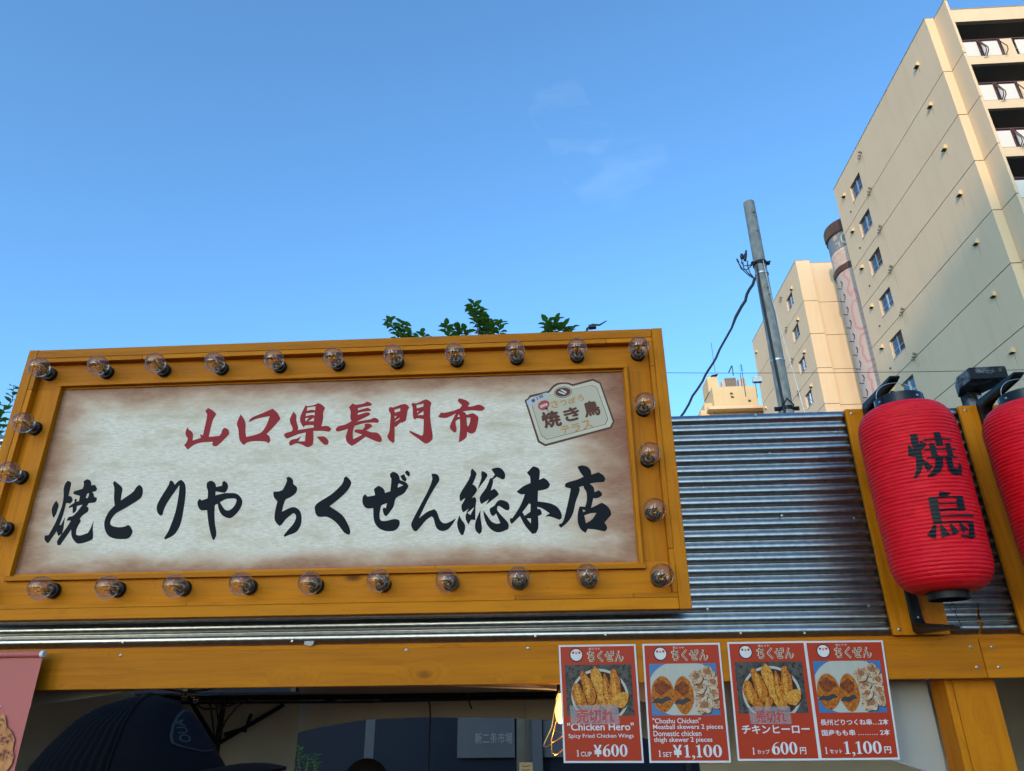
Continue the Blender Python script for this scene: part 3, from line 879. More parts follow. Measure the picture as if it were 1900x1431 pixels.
# lining strips, in lengths
for a, b in ((-1.6305, -1.28), (-1.279, -0.44), (-0.439, 0.19), (0.191, 0.3315)):
    box_obj('lining_strip', WOODX, sign, a, b, YF + 0.0014 + 0.0006 * rnd.random(), YB, 2.6842, 2.6988, 0.0008)
for a, b in ((-1.6305, -1.0), (-0.999, -0.1), (-0.099, 0.215), (0.216, 0.3315)):
    box_obj('lining_strip', WOODX, sign, a, b, YF + 0.0014 + 0.0006 * rnd.random(), YB, 1.9222, 1.9340, 0.0008)
for a, b in ((1.9348, 2.59), (2.5912, 2.6834)):
    box_obj('lining_strip', WOODZ, sign, -1.6308, -1.6155, YF + 0.0014 + 0.0006 * rnd.random(), YB, a, b, 0.0008)
for a, b in ((1.9348, 2.05), (2.0512, 2.60), (2.6012, 2.6834)):
    box_obj('lining_strip', WOODZ, sign, 0.3188, 0.3318, YF + 0.0014 + 0.0006 * rnd.random(), YB, a, b, 0.0008)
# channel boards that carry the bulbs
box_obj('channel_board', WOODX, sign, -1.6150, 0.3183, -0.065, -0.051, 2.5975, 2.6838)
box_obj('channel_board', WOODX, sign, -1.6150, 0.3183, -0.065, -0.051, 1.9345, 2.0205)
box_obj('channel_board', WOODZ, sign, -1.6150, -1.530, -0.0655, -0.051, 2.0209, 2.5971)
box_obj('channel_board', WOODZ, sign, 0.236, 0.3183, -0.0655, -0.051, 2.0209, 2.5971)
# trim round the panel
box_obj('trim', WOODX, sign, -1.543, 0.2500, -0.079, -0.0657, 2.6035, 2.6155, 0.0008)
box_obj('trim', WOODX, sign, -1.545, 0.2545, -0.0795, -0.0657, 2.0005, 2.0130, 0.0008)
box_obj('trim', WOODZ, sign, -1.5425, -1.5305, -0.0785, -0.0660, 2.0134, 2.6031, 0.0008)
box_obj('trim', WOODZ, sign, 0.2385, 0.2500, -0.0785, -0.0660, 2.0134, 2.6031, 0.0008)
panel = box_obj('print_panel', PANEL, sign, -1.5300, 0.2360, PYF, -0.052, 2.0206, 2.5974)
panel['label'] = 'pale wood-grain panel with red and black brush lettering'
# stand-off battens that hold the sign clear of the ribs
for x in (-1.3, -0.65, 0.0, 0.3):
    box_obj('batten', WOODZ, sign, x - 0.02, x + 0.02, -0.0496, -0.011, 1.93, 2.44)


def flat_obj(name, key, m, parent, y):
    vs, fs = GEO[key]
    return MB().add([(p[0], y, p[1]) for p in vs], fs).build(name, m, parent)


for i, ch in enumerate(BRUSH):
    red = i < 6
    flat_obj('character', ('s', ('brush', ch)), RED_INK if red else DARK_INK, panel, PYF - 0.0006)
# event emblem in the upper right corner
em = flat_obj('event_emblem', ('s', ('emblem', 'plate')), BROWN_INK, sign, PYF - 0.0003)
em['label'] = 'tilted cream and brown event emblem in the corner of the sign'
for k, mm, lv in (('field', CREAM_INK, 0.9), ('line', BROWN_INK, 1.2), ('ribbon', GREY_INK, 1.8), ('oval_rim', BROWN_INK, 1.8), ('oval_gap', CREAM_INK, 2.1), ('oval', BROWN_INK, 2.4),
                  ('skewer', WHITE_INK, 2.7), ('skewer2', WHITE_INK, 2.7), ('fan', FAN_INK, 1.8), ('fan_foot', DARK_INK, 2.1), ('fan_stick', BROWN_INK, 2.1)):
    flat_obj({'line': 'inner_line', 'fan_foot': 'fan_grip', 'skewer2': 'skewer', 'field': 'emblem_field'}.get(k, k), ('s', ('emblem', k)), mm, em, PYF - 0.0003 - lv * 0.0003)
# the field inside the fine line
fl = EMBLEM['line']
fx = sum(fl[0::2]) / (len(fl) / 2)
fz = sum(fl[1::2]) / (len(fl) / 2)
inner = [(PX0 + (fx + (fl[i] - fx) * 0.986) * 1e-4, PYF - 0.0003 - 1.5 * 0.0003, PZ0 + (fz + (fl[i + 1] - fz) * 0.984) * 1e-4) for i in range(0, len(fl), 2)]
MB().add(inner, [tuple(range(len(inner)))]).build('emblem_field', BADGE_FIELD, em)
for k, q in EMBLEM_TEXT.items():
    c4 = [(PX0 + q[i] * 1e-4, PZ0 + q[i + 1] * 1e-4) for i in range(0, 8, 2)]

    def quad(s, t_, c4=c4):
        a = (lerp(c4[0][0], c4[1][0], s), lerp(c4[0][1], c4[1][1], s))
        b = (lerp(c4[3][0], c4[2][0], s), lerp(c4[3][1], c4[2][1], s))
        return (lerp(a[0], b[0], t_), PYF - 0.0012, lerp(a[1], b[1], t_))
    ink = MB()
    bold = 0.045 if k in '焼き鳥' else 0.028
    for lv, (da, db) in enumerate(((0, 0), (-bold, 0), (bold, 0), (0, -bold), (0, bold))):
        vs, fs = fit_text(('t', k, 0.0), quad, (0.04 + da, 0.96 + da, 0.04 + db, 0.96 + db))
        ink.add([(p[0], p[1] - 0.00006 * lv, p[2]) for p in vs], fs)
    mm = BROWN_INK if k in '焼き鳥第2回' else WHITE_INK if k == '2026' else TAN_INK
    ink.build('lettering', mm, em)


def make_bulb(parent, x, z, spin, first=None):
    """screw-in clear filament bulb pointing out of the sign"""
    y = -0.0655
    if first is not None:
        o = first.copy()
        COL.objects.link(o)
        o.parent = parent
        d = Vector((x, 0, z)) - Vector(first['at'])
        base_pt = Vector((first['at'][0], -0.0655, first['at'][2])) - parent.location
        tilt = Matrix.Rotation(rnd.gauss(0, 0.035), 4, 'X') @ Matrix.Rotation(rnd.gauss(0, 0.035), 4, 'Z')
        o.matrix_basis = Matrix.Translation(first.location + d + base_pt) @ tilt @ Matrix.Translation(-base_pt)
        o['at'] = (x, 0.0, z)
        del o['at']
        for ch in first.children:
            c = ch.copy()
            COL.objects.link(c)
            c.parent = o
            if ch.name.startswith('filament'):
                q = Matrix.Rotation(spin, 4, 'Y')
                off = Vector((first['at'][0], 0, first['at'][2])) - Vector(parent.location)
                off.y = 0
                c.matrix_basis = Matrix.Translation(off) @ q @ Matrix.Translation(-off)
        return o
    m = MB()
    prof = [(0.0125, -0.018), (0.0130, -0.026), (0.0160, -0.034)]
    cy_, rr = -0.0575, 0.0315
    for k in range(13):
        a = R(48) + (math.pi - R(48)) * k / 12
        prof.append((max(0.0004, rr * math.sin(a)), cy_ + rr * math.cos(a)))
    m.lathe(prof, (x, y, z), 1, 28, False)
    o = m.build('light_bulb', BULB_GLASS, parent, True)
    o['at'] = (x, 0.0, z)
    s = MB()
    s.lathe([(0.0215, 0.0), (0.0215, -0.007), (0.0195, -0.012), (0.0150, -0.0125), (0.0145, -0.006), (0.003, -0.006)], (x, y, z), 1, 28)
    s.build('socket', BLACK, o, True)
    b = MB()
    b.lathe([(0.0105, -0.0065), (0.0105, -0.020), (0.008, -0.021)], (x, y, z), 1, 20)
    b.lathe([(0.006, -0.021), (0.0055, -0.034), (0.002, -0.038), (0.0012, -0.052), (0.0004, -0.066)], (x, y, z), 1, 10)
    b.build('stem', STEM_GLASS, o, True)
    for k in range(4):
        a = R(45 + 90 * k)
        f = MB()
        c0 = (x + 0.0055 * math.cos(a), y - 0.036, z + 0.0055 * math.sin(a))
        c1 = (x + 0.0115 * math.cos(a + 0.4), y - 0.070, z + 0.0115 * math.sin(a + 0.4))
        f.tube([c0, c1], 0.0021, 6)
        f.build('filament', FILAMENT, o)
    return o


spots = [(-1.585 + 0.1872 * i, 2.650) for i in range(11)] + [(-1.585 + 0.1872 * i, 1.9725) for i in range(11)]
spots += [(x, z) for x in (-1.585, 0.2875) for z in (2.4657, 2.308, 2.151)]
first = None
for i, (x, z) in enumerate(spots):
    o = make_bulb(sign, x, z, rnd.uniform(0, 1.5), first)
    if first is None:
        first = o
del first['at']

# ------------------------------------------------------------------ lantern brackets and lanterns
LX, LY = 0.957, -0.215
DX = 0.331


def bracket(x, top, label):
    """pressed steel shelf bracket screwed to the upright board"""
    t_ = thing('lantern_bracket', label, 'bracket', (x, -0.0245, 2.36 if top else 1.83), 'brackets that hold the lanterns')
    y0 = -0.0245
    if top:
        zc = 2.472
        prof = [(y0, 2.33), (y0 - 0.004, 2.33), (y0 - 0.016, 2.43), (y0 - 0.028, 2.452), (y0 - 0.05, 2.459), (-0.205, 2.468), (-0.226, 2.474), (-0.226, 2.481), (-0.20, 2.481), (y0 - 0.01, 2.478), (y0, 2.470)]
    else:
        prof = [(y0, 1.955), (y0 - 0.004, 1.955), (y0 - 0.013, 1.86), (y0 - 0.022, 1.848), (y0 - 0.04, 1.842), (-0.19, 1.829), (-0.212, 1.826), (-0.212, 1.820), (-0.19, 1.820), (y0 - 0.01, 1.826), (y0, 1.832)]
    MB().prism(prof, 0, x - 0.0145, x + 0.0145).build('bracket_body', IRON, t_, bevel=0.002)
    # raised edges along both sides
    for s in (-1, 1):
        if top:
            pts = [(x + s * 0.011, y0 - 0.006, 2.335), (x + s * 0.011, y0 - 0.018, 2.43), (x + s * 0.011, y0 - 0.032, 2.4515), (x + s * 0.011, y0 - 0.055, 2.4585), (x + s * 0.008, -0.205, 2.4672)]
        else:
            pts = [(x + s * 0.011, y0 - 0.0045, 1.95), (x + s * 0.011, y0 - 0.014, 1.86), (x + s * 0.011, y0 - 0.024, 1.8475), (x + s * 0.008, -0.19, 1.8285)]
        MB().tube(pts, 0.0030, 8).build('rib', IRON, t_, True)
    for z in ((2.345, 2.425) if top else (1.94, 1.866)):
        screw_at(x, y0 - (0.0075 if z in (2.345, 1.94) else 0.0155), z, t_, 0.003)
    return t_


for k in range(2):
    w_ = ('left lantern with the two characters', 'lantern cut by the right edge')[k]
    bracket(LX + k * DX, True, 'black steel bracket holding the top of the ' + w_)
    bracket(LX + k * DX, False, 'black steel bracket below the ' + w_)


def lantern_r(z):
    """outer radius of the lantern at a height above its lower rim"""
    H = 0.482
    t_ = max(0.0, min(1.0, z / H))
    full = lerp(0.1125, 0.1185, min(1.0, t_ * 1.6))
    e = 0.17
    if t_ < e:
        k = 1 - t_ / e
        return 0.050 + (full - 0.050) * (1 - k ** 2.6) ** (1 / 2.2)
    if t_ > 1 - e:
        k = 1 - (1 - t_) / e
        return 0.062 + (full - 0.062) * (1 - k ** 2.6) ** (1 / 2.2)
    return full


LZ = 1.9035
NR = 50


def rib_r(z):
    ph = (z / 0.482 * NR) % 1.0
    return lantern_r(z) - 0.0019 * (abs(2 * ph - 1) ** 1.6)


def lantern(x, label, ink=True):
    t_ = thing('paper_lantern', label, 'lantern', (x, LY, LZ), 'red lanterns on the stall front')
    m = MB()
    n = 72
    rows = NR * 5
    vs = []
    for j in range(rows + 1):
        z = 0.482 * j / rows
        for i in range(n):
            a = 2 * math.pi * i / n
            crease = 0.0011 * mnoise.noise(Vector((math.cos(a) * 2.2, math.sin(a) * 2.2, z * 9 + x))) + 0.0007 * mnoise.noise(Vector((math.cos(a) * 7, math.sin(a) * 7, z * 40)))
            r_ = rib_r(z) + crease
            vs.append((x + r_ * math.sin(a), LY - r_ * math.cos(a), LZ + z))
    fs = [(j * n + i, j * n + (i + 1) % n, (j + 1) * n + (i + 1) % n, (j + 1) * n + i) for j in range(rows) for i in range(n)]
    body = m.add(vs, fs).build('body', LANT, t_, True)
    if True:
        strokes = []
        for si, flat in enumerate(LANTERN_INK):
            bm = bmesh.new()
            pv = [bm.verts.new((flat[i] * 1e-3 * 0.1185, flat[i + 1] * 1e-4, 0)) for i in range(0, len(flat), 2)]
            bm.faces.new(pv)
            zs = [v.co.y for v in pv]
            xs = [v.co.x for v in pv]
            z = min(zs)
            while z < max(zs):
                bmesh.ops.bisect_plane(bm, geom=bm.verts[:] + bm.edges[:] + bm.faces[:], plane_co=(0, z, 0), plane_no=(0, 1, 0))
                z += 0.482 / NR / 4
            xx = min(xs)
            while xx < max(xs):
                bmesh.ops.bisect_plane(bm, geom=bm.verts[:] + bm.edges[:] + bm.faces[:], plane_co=(xx, 0, 0), plane_no=(1, 0, 0))
                xx += 0.006
            bmesh.ops.triangulate(bm, faces=bm.faces[:])
            bm.verts.index_update()
            k0 = len(strokes)
            out = MB()
            vv = []
            for v in bm.verts:
                a = v.co.x / 0.1185
                zz = v.co.y + 1.9 - LZ
                r_ = rib_r(zz) + 0.0016 + 0.00012 * si
                vv.append((x + r_ * math.sin(a), LY - r_ * math.cos(a), LZ + zz))
            out.add(vv, [tuple(w.index for w in f.verts) for f in bm.faces])
            bm.free()
            strokes.append(out)
        for a, b in ((0, 9), (9, len(strokes))):
            mm = MB()
            for s in strokes[a:b]:
                mm.add(s.v, s.f)
            mm.build('character', LANT_INK, body, True)
    top = MB().lathe([(0.0655, -0.004), (0.0640, 0.0), (0.0615, 0.002), (0.0605, 0.030), (0.0580, 0.031), (0.0565, 0.004), (0.02, 0.003)], (x, LY, LZ + 0.482), 2, 48).build('top_ring', GLOSS_BLACK, t_, True)
    MB().lathe([(0.0650, -0.0045), (0.0662, -0.0045), (0.0662, -0.0025), (0.0650, -0.0025)], (x, LY, LZ + 0.482), 2, 48, False).build('rim', ALU, top, True)
    for a in (R(20), R(-75), R(105)):
        d = Vector((math.sin(a), -math.cos(a), 0))
        p = Vector((x, LY, LZ + 0.498))
        MB().tube([p + d * 0.0605, p + d * 0.0625, p + d * 0.0635], [0.0036, 0.0034, 0.0012], 10).build('rivet', ZINC, top, True)
    bot = MB().lathe([(0.02, 0.002), (0.0435, 0.002), (0.0450, 0.001), (0.0460, -0.018), (0.0440, -0.0195), (0.0430, -0.006), (0.02, -0.005)], (x, LY, LZ + 0.002), 2, 40).build('bottom_ring', BLACK, t_, True)
    hp = [(x + 0.058 * math.cos(R(180 - 9 * k)), LY, LZ + 0.482 + 0.026 + 0.052 * math.sin(R(9 * k)) ** 0.8) for k in range(21)]
    MB().tube(hp, 0.0008, 6).build('handle_wire', ZINC, t_, True)
    rg = [(x + 0.004 + 0.0075 * math.cos(R(30 * k)), LY - 0.002, LZ - 0.036 + 0.0075 * math.sin(R(30 * k))) for k in range(13)]
    MB().tube(rg, 0.0009, 6).build('hanging_ring', IRON, t_, True)
    MB().tube([(x + 0.005, LY - 0.001, LZ - 0.026), (x + 0.003, LY, LZ - 0.005)], 0.0008, 6).build('ring_hook', IRON, t_, True)
    MB().tube([(x + 0.006, LY - 0.002, LZ - 0.043), (x + 0.012, LY + 0.003, LZ - 0.064), (x + 0.018, LY + 0.006, LZ - 0.082), (x + 0.024, LY + 0.01, LZ - 0.098)], 0.0010, 6).build('tether', CABLE, t_, True)
    return t_


lantern(LX, 'red ribbed lantern with two black characters, left of the pair')
lantern(LX + DX, 'red ribbed lantern cut off by the right edge of the picture')

# ------------------------------------------------------------------ flood lamp on its post behind the sheets
fl_ = thing('flood_lamp', 'angular black lamp head rising above the stall between the lanterns', 'lamp', (1.325, 0.07, 0.0))
t = NT('weathered_black_paint')
n1 = t.noise(t.coord('Object', (18, 18, 30)), 1.0, 5, 0.7)
n2 = t.noise(t.coord('Object', (6, 6, 6)), 1.0, 3)
c = t.mix(t.math('MULTIPLY', t.rng(n1, 0.45, 0.62), t.rng(n2, 0.48, 0.6)), (0.008, 0.009, 0.011), (0.22, 0.23, 0.26))
WEATHERED = t.done(c, 0.55, 0, 0.2)
MB().prism([(1.269, 0.022), (1.272, -0.047), (1.376, -0.053), (1.376, 0.019), (1.349, 0.092), (1.301, 0.093)], 2, 2.541, 2.580).build('lamp_head', WEATHERED, fl_, bevel=0.0015)
box_obj('lamp_post', WEATHERED, fl_, 1.304, 1.347, 0.046, 0.090, 0.0, 2.5405, 0.002)
box_obj('rating_plate', ALU, fl_, 1.330, 1.345, 0.0448, 0.0462, 2.515, 2.527)

# ------------------------------------------------------------------ menu posters
POSTERS = [
    ((0.012, 1.812), (0.217, 1.812), (0.215, 1.531), (0.015, 1.532)),
    ((0.235, 1.812), (0.439, 1.812), (0.430, 1.530), (0.229, 1.531)),
    ((0.458, 1.8130), (0.661, 1.8130), (0.649, 1.5335), (0.447, 1.534)),
    ((0.6600, 1.8128), (0.862, 1.8120), (0.841, 1.5340), (0.648, 1.5338)),
]
PLABEL = ['red menu poster in English with fried wings at 600 yen, leftmost of four',
          'red menu poster in English with meatballs and skewers at 1,100 yen',
          'red menu poster in Japanese with fried wings at 600 yen',
          'red menu poster in Japanese with meatballs and skewers, rightmost of four']


def digits(run, rect, fn):
    wid = {'0': 0.52, '1': 0.40, '6': 0.52, ',': 0.20}
    s0, s1, t0, t1 = rect
    tot = sum(wid[c] for c in run) + 0.05 * (len(run) - 1)
    x = 0.0
    mb = MB()
    for c in run:
        a, b = x / tot, (x + wid[c]) / tot
        vs, fs = GEO[('s', ('digit', c))]
        mb.add([fn(lerp(s0, s1, lerp(a, b, p[0])), lerp(t1, t0, p[1])) for p in vs], fs)
        x += wid[c] + 0.05
    return mb


def poster(i):
    q = POSTERS[i]
    px = sum(p[0] for p in q) / 4
    po = thing('menu_poster', PLABEL[i], 'poster', (px, -0.04, 1.53), 'menu posters under the beam')
    yb = -0.0215 - (0.0022 if i == 2 else 0.0)

    def F(lv):
        def fn(s, t_):
            x = lerp(lerp(q[0][0], q[1][0], s), lerp(q[3][0], q[2][0], s), t_)
            z = lerp(lerp(q[0][1], q[1][1], s), lerp(q[3][1], q[2][1], s), t_)
            y = yb - (0.004 + 0.002 * (i % 2)) * t_ - lv * 0.00035
            return (x, y, z)
        return fn

    def grid(rect, lv, m, name, parent, nx=5, nz=8):
        s0, s1, t0, t1 = rect
        fn = F(lv)
        vs = [fn(lerp(s0, s1, a / nx), lerp(t0, t1, b / nz)) for b in range(nz + 1) for a in range(nx + 1)]
        w = nx + 1
        return MB().add(vs, [(b * w + a, b * w + a + 1, (b + 1) * w + a + 1, (b + 1) * w + a) for b in range(nz) for a in range(nx)]).build(name, m, parent)

    # paper with its real thickness, then the print
    back = F(-2.5)
    nx, nz = 5, 8
    w = nx + 1
    vs = [F(0)(a / nx, b / nz) for b in range(nz + 1) for a in range(nx + 1)] + [back(a / nx, b / nz) for b in range(nz + 1) for a in range(nx + 1)]
    k = w * (nz + 1)
    fs = [(b * w + a, b * w + a + 1, (b + 1) * w + a + 1, (b + 1) * w + a) for b in range(nz) for a in range(nx)]
    fs += [tuple(j + k for j in reversed(f)) for f in fs]
    ring = [a for a in range(w)] + [b * w + nx for b in range(1, nz + 1)] + [nz * w + a for a in range(nx - 1, -1, -1)] + [b * w for b in range(nz - 1, 0, -1)]
    fs += [(ring[j], ring[(j + 1) % len(ring)], ring[(j + 1) % len(ring)] + k, ring[j] + k) for j in range(len(ring))]
    paper = MB().add(vs, fs).build('paper', WHITE_INK, po)
    red = grid((0.022, 0.978, 0.016, 0.984), 1, POSTER_RED, 'red_field', po)

    def shape(poly, lv, m, name, parent):
        vs = [F(lv)(*p) for p in poly]
        return MB().add(vs, [tuple(range(len(vs)))]).build(name, m, parent)

    def txt(s, off, rect, name='lettering', m=WHITE_INK, lv=2.2):
        vs, fs = fit_text(('t', s, off), F(lv), rect)
        return MB().add(vs, fs).build(name, m, red)

    A = 0.70
    # round bird crest and shop name
    shape(ell(0.225, 0.090, 0.088, 0.088 * A), 2, DARK_INK, 'crest', po)
    crest = po.children[-1]
    for c in po.children:
        if c.name.startswith('crest'):
            crest = c
    shape(ell(0.225, 0.090, 0.076, 0.076 * A), 2.6, WHITE_INK, 'crest_disc', crest)
    for dx in (-0.04, 0.04):
        shape(ell(0.225 + dx, 0.070, 0.016, 0.016 * A), 3.2, FAN_INK, 'crest_dot', crest)
    shape([(0.205, 0.072), (0.225, 0.060), (0.245, 0.072), (0.225, 0.088)], 3.2, TAN_INK, 'crest_beak', crest)
    txt('ちくぜん', 0.05, (0.365, 0.835, 0.052, 0.158), 'shop_name_edge', CREAM_INK, 2.0)
    txt('ちくぜん', 0.0, (0.378, 0.822, 0.059, 0.151), 'shop_name', BROWN_INK, 2.5)
    txt('焼とりや', 0.0, (0.39, 0.535, 0.027, 0.048))
    ph = (0.070, 0.925, 0.178, 0.618)
    if i in (0, 2):
        photo = grid(ph, 2, WOODPRINT, 'photo', po)
        bowl = shape(ell(0.50, 0.455, 0.365, 0.163)[0:1] and [(0.5 + 0.365 * math.cos(a), min(0.616, 0.45 + 0.235 * math.sin(a))) for a in [2 * math.pi * k / 40 for k in range(40)]], 2.6, PLATE, 'bowl', photo)
        shape([(0.5 + 0.335 * math.cos(a), min(0.614, 0.45 + 0.212 * math.sin(a))) for a in [2 * math.pi * k / 40 for k in range(40)]], 2.8, BOWL_DARK, 'bowl_inside', photo)
        for cxx, cyy, a, b, rot, mm in ((0.235, 0.455, 0.075, 0.120, -0.35, WING), (0.355, 0.385, 0.070, 0.150, -0.28, WING), (0.49, 0.365, 0.072, 0.180, -0.22, WING_PALE), (0.59, 0.40, 0.05, 0.13, -0.1, WING),
                                        (0.695, 0.37, 0.070, 0.150, 0.05, WING), (0.76, 0.485, 0.115, 0.06, -0.5, WING_PALE), (0.30, 0.53, 0.06, 0.07, -0.5, WING), (0.44, 0.53, 0.05, 0.07, 0.3, WING), (0.62, 0.54, 0.06, 0.06, 0.0, WING)):
            pts = []
            for kk in range(24):
                th = 2 * math.pi * kk / 24
                wob = 1 + 0.10 * math.sin(3 * th + cxx * 20) + 0.05 * math.sin(7 * th + cyy * 30)
                ux, uy = a * math.cos(th) * wob, b * math.sin(th) * wob
                pts.append((cxx + ux * math.cos(rot) - uy * math.sin(rot) / A, cyy + ux * math.sin(rot) * A + uy * math.cos(rot)))
            clip = lambda p: (min(max(p[0], ph[0]), ph[1]), min(max(p[1], ph[2] + 0.002), ph[3] - 0.002))
            lv = 3.0 + 0.25 * rnd.random() + 3 * abs(cxx - 0.5)
            shape([clip((p[0] + 0.014, p[1] + 0.006)) for p in pts], lv - 0.12, BOWL_DARK, 'wing_shade', photo)
            shape([clip(p) for p in pts], lv, mm, 'fried_wing', photo)
            shape([clip((cxx - 0.012 + (p[0] - cxx) * 0.38, cyy - 0.008 + (p[1] - cyy) * 0.72)) for p in pts], lv + 0.1, WING_PALE, 'wing_sheen', photo)
    else:
        photo = grid(ph, 2, PLATE_BLUE, 'photo', po)
        cl2 = lambda p: (min(max(p[0], ph[0]), ph[1]), min(max(p[1], ph[2] + 0.001), ph[3] - 0.001))
        shape([cl2(p) for p in ell(0.50, 0.395, 0.46, 0.245, 0, 48)], 2.5, PLATE, 'plate', photo)
        for k in range(4):
            xs = 0.30 + 0.15 * k
            shape([(xs - 0.004, ph[2] + 0.002), (xs + 0.004, ph[2] + 0.002), (xs + 0.012 + 0.01 * k, 0.30), (xs + 0.004 + 0.01 * k, 0.30)], 2.8, SKEWER, 'skewer', photo)
        for cxx, cyy, a, b in ((0.222, 0.44, 0.150, 0.150), (0.485, 0.45, 0.128, 0.158)):
            pts = [cl2((cxx + a * math.cos(th) * (1 + 0.03 * math.sin(5 * th)), cyy + b * math.sin(th) * (1 + 0.03 * math.cos(4 * th)))) for th in [2 * math.pi * kk / 30 for kk in range(30)]]
            pt = shape(pts, 3.4, PATTY, 'meatball', photo)
            gz = [cl2((cxx - 0.01 + a * 0.72 * math.cos(th) * (1 + 0.16 * math.sin(3 * th + cxx * 9)), cyy - 0.055 + 0.055 * math.sin(th) * (1 + 0.2 * math.cos(4 * th)))) for th in [2 * math.pi * kk / 26 for kk in range(26)]]
            shape(gz, 3.6, GLAZE, 'glaze', photo)
            ch = [cl2((cxx - 0.02 + a * 0.8 * math.cos(th) * (1 + 0.12 * math.sin(7 * th)), cyy + 0.052 + 0.022 * math.sin(th) * (1 + 0.35 * math.sin(5 * th)) - 0.012 * math.cos(th))) for th in [2 * math.pi * kk / 26 for kk in range(26)]]
            shape(ch, 3.8, CHAR, 'char_mark', photo)
        for cxx, cyy, a, b in ((0.655, 0.30, 0.085, 0.062), (0.69, 0.385, 0.085, 0.056), (0.70, 0.465, 0.08, 0.05), (0.725, 0.545, 0.11, 0.062), (0.80, 0.265, 0.10, 0.06), (0.86, 0.35, 0.075, 0.058), (0.86, 0.44, 0.08, 0.056), (0.88, 0.515, 0.06, 0.055)):
            pts = [cl2((cxx + a * math.cos(th) * (1 + 0.09 * math.sin(4 * th + cxx * 40)), cyy + b * math.sin(th) * (1 + 0.09 * math.cos(5 * th + cyy * 50)))) for th in [2 * math.pi * kk / 22 for kk in range(22)]]
            lv = 3.2 + rnd.random()
            shape([cl2((p[0] + 0.010, p[1] + 0.007)) for p in pts], lv - 0.08, BOWL_DARK, 'piece_shade', photo)
            shape(pts, lv, THIGH, 'chicken_piece', photo)
            shape([cl2((cxx + 0.01 + (p[0] - cxx) * 0.5, cyy - 0.012 + (p[1] - cyy) * 0.45)) for p in pts], lv + 0.05, SEAR, 'sear_mark', photo)
    one = digits
    if i == 0:
        txt('"Chicken Hero"', 0.012, (0.065, 0.905, 0.675, 0.738))
        txt('Spicy Fried Chicken Wings', 0.006, (0.075, 0.895, 0.765, 0.808))
        digits('1', (0.165, 0.200, 0.895, 0.948), F(2.2)).build('lettering', WHITE_INK, red)
        txt('CUP', 0.008, (0.220, 0.355, 0.910, 0.948))
        txt('¥', 0.03, (0.385, 0.485, 0.855, 0.950))
        digits('600', (0.495, 0.805, 0.852, 0.950), F(2.2)).build('price', WHITE_INK, red)
    elif i == 1:
        for k, (s, off, s1) in enumerate((('"Choshu Chicken"', 0.01, 0.67), ('Meatball skewers 2 pieces', 0.01, 0.94), ('Domestic chicken', 0.01, 0.665), ('thigh skewer 2 pieces', 0.01, 0.795))):
            txt(s, off, (0.07, s1, 0.640 + 0.052 * k, 0.684 + 0.052 * k + (0.006 if k in (1, 3) else 0)))
        digits('1', (0.115, 0.150, 0.900, 0.953), F(2.2)).build('lettering', WHITE_INK, red)
        txt('SET', 0.008, (0.170, 0.285, 0.915, 0.953))
        txt('¥', 0.03, (0.300, 0.410, 0.858, 0.957))
        digits('1,100', (0.430, 0.900, 0.858, 0.957), F(2.2)).build('price', WHITE_INK, red)
    elif i == 2:
        txt('チキンヒーロー', 0.022, (0.085, 0.915, 0.712, 0.785))
        digits('1', (0.185, 0.220, 0.895, 0.950), F(2.2)).build('lettering', WHITE_INK, red)
        txt('カップ', 0.015, (0.245, 0.395, 0.912, 0.948))
        digits('600', (0.425, 0.735, 0.852, 0.952), F(2.2)).build('price', WHITE_INK, red)
        txt('円', 0.02, (0.765, 0.840, 0.895, 0.950))
    else:
        txt('長州どりつくね串…2本', 0.016, (0.065, 0.925, 0.672, 0.722))
        txt('国産もも串 ……… 2本', 0.016, (0.065, 0.925, 0.757, 0.807))
        digits('1', (0.075, 0.110, 0.895, 0.950), F(2.2)).build('lettering', WHITE_INK, red)
        txt('セット', 0.015, (0.135, 0.290, 0.912, 0.948))
        digits('1,100', (0.315, 0.790, 0.852, 0.952), F(2.2)).build('price', WHITE_INK, red)
        txt('円', 0.02, (0.820, 0.905, 0.895, 0.950))
    # lamination sleeve edge that stands out of the paper
    if i in (0, 2):
        rect = (0.105, 0.725, 0.528, 0.690) if i == 0 else (0.19, 0.70, 0.562, 0.708)
        note = thing('sold_out_note', ('strip of frosted tape with red sold-out writing on the English wings poster', 'strip of frosted tape with red sold-out writing on the Japanese wings poster')[i // 2], 'note', (px, -0.04, 1.6), 'sold-out notes')
        fn = F(6.0)
        s0, s1, t0, t1 = rect
        sk = 0.012
        vs = [fn(s0, t0), fn(s1, t0 - sk * 0.2), fn(s1 + 0.004, t1), fn(s0 + 0.01, t1 - 0.003)]
        v2 = [F(5.2)(s0, t0), F(5.2)(s1, t0 - sk * 0.2), F(5.2)(s1 + 0.004, t1), F(5.2)(s0 + 0.01, t1 - 0.003)]
        MB().add(vs + v2, [(0, 1, 2, 3), (7, 6, 5, 4), (0, 4, 5, 1), (1, 5, 6, 2), (2, 6, 7, 3), (3, 7, 4, 0)]).build('tape_strip', FROST, note)
        vs, fs = fit_text(('t', '売切れ', 0.012), F(6.8), (s0 + 0.08, s1 - 0.06, t0 + 0.03, t1 - 0.012))
        MB().add(vs, fs).build('handwriting', TAPE_INK, note)
    return po


t = NT('frosted_tape_sheet')
out = t.n['Material Output']
tr = t.new('ShaderNodeBsdfTransparent')
tr.inputs['Color'].default_value = (0.95, 0.93, 0.93, 1)
t.done((0.55, 0.46, 0.47), 0.25)
ms = t.new('ShaderNodeMixShader')
ms.inputs[0].default_value = 0.22
t.l.new(tr.outputs[0], ms.inputs[1])
t.l.new(t.b.outputs[0], ms.inputs[2])
t.l.new(ms.outputs[0], out.inputs['Surface'])
FROST = t.m
for i in range(4):
    poster(i)

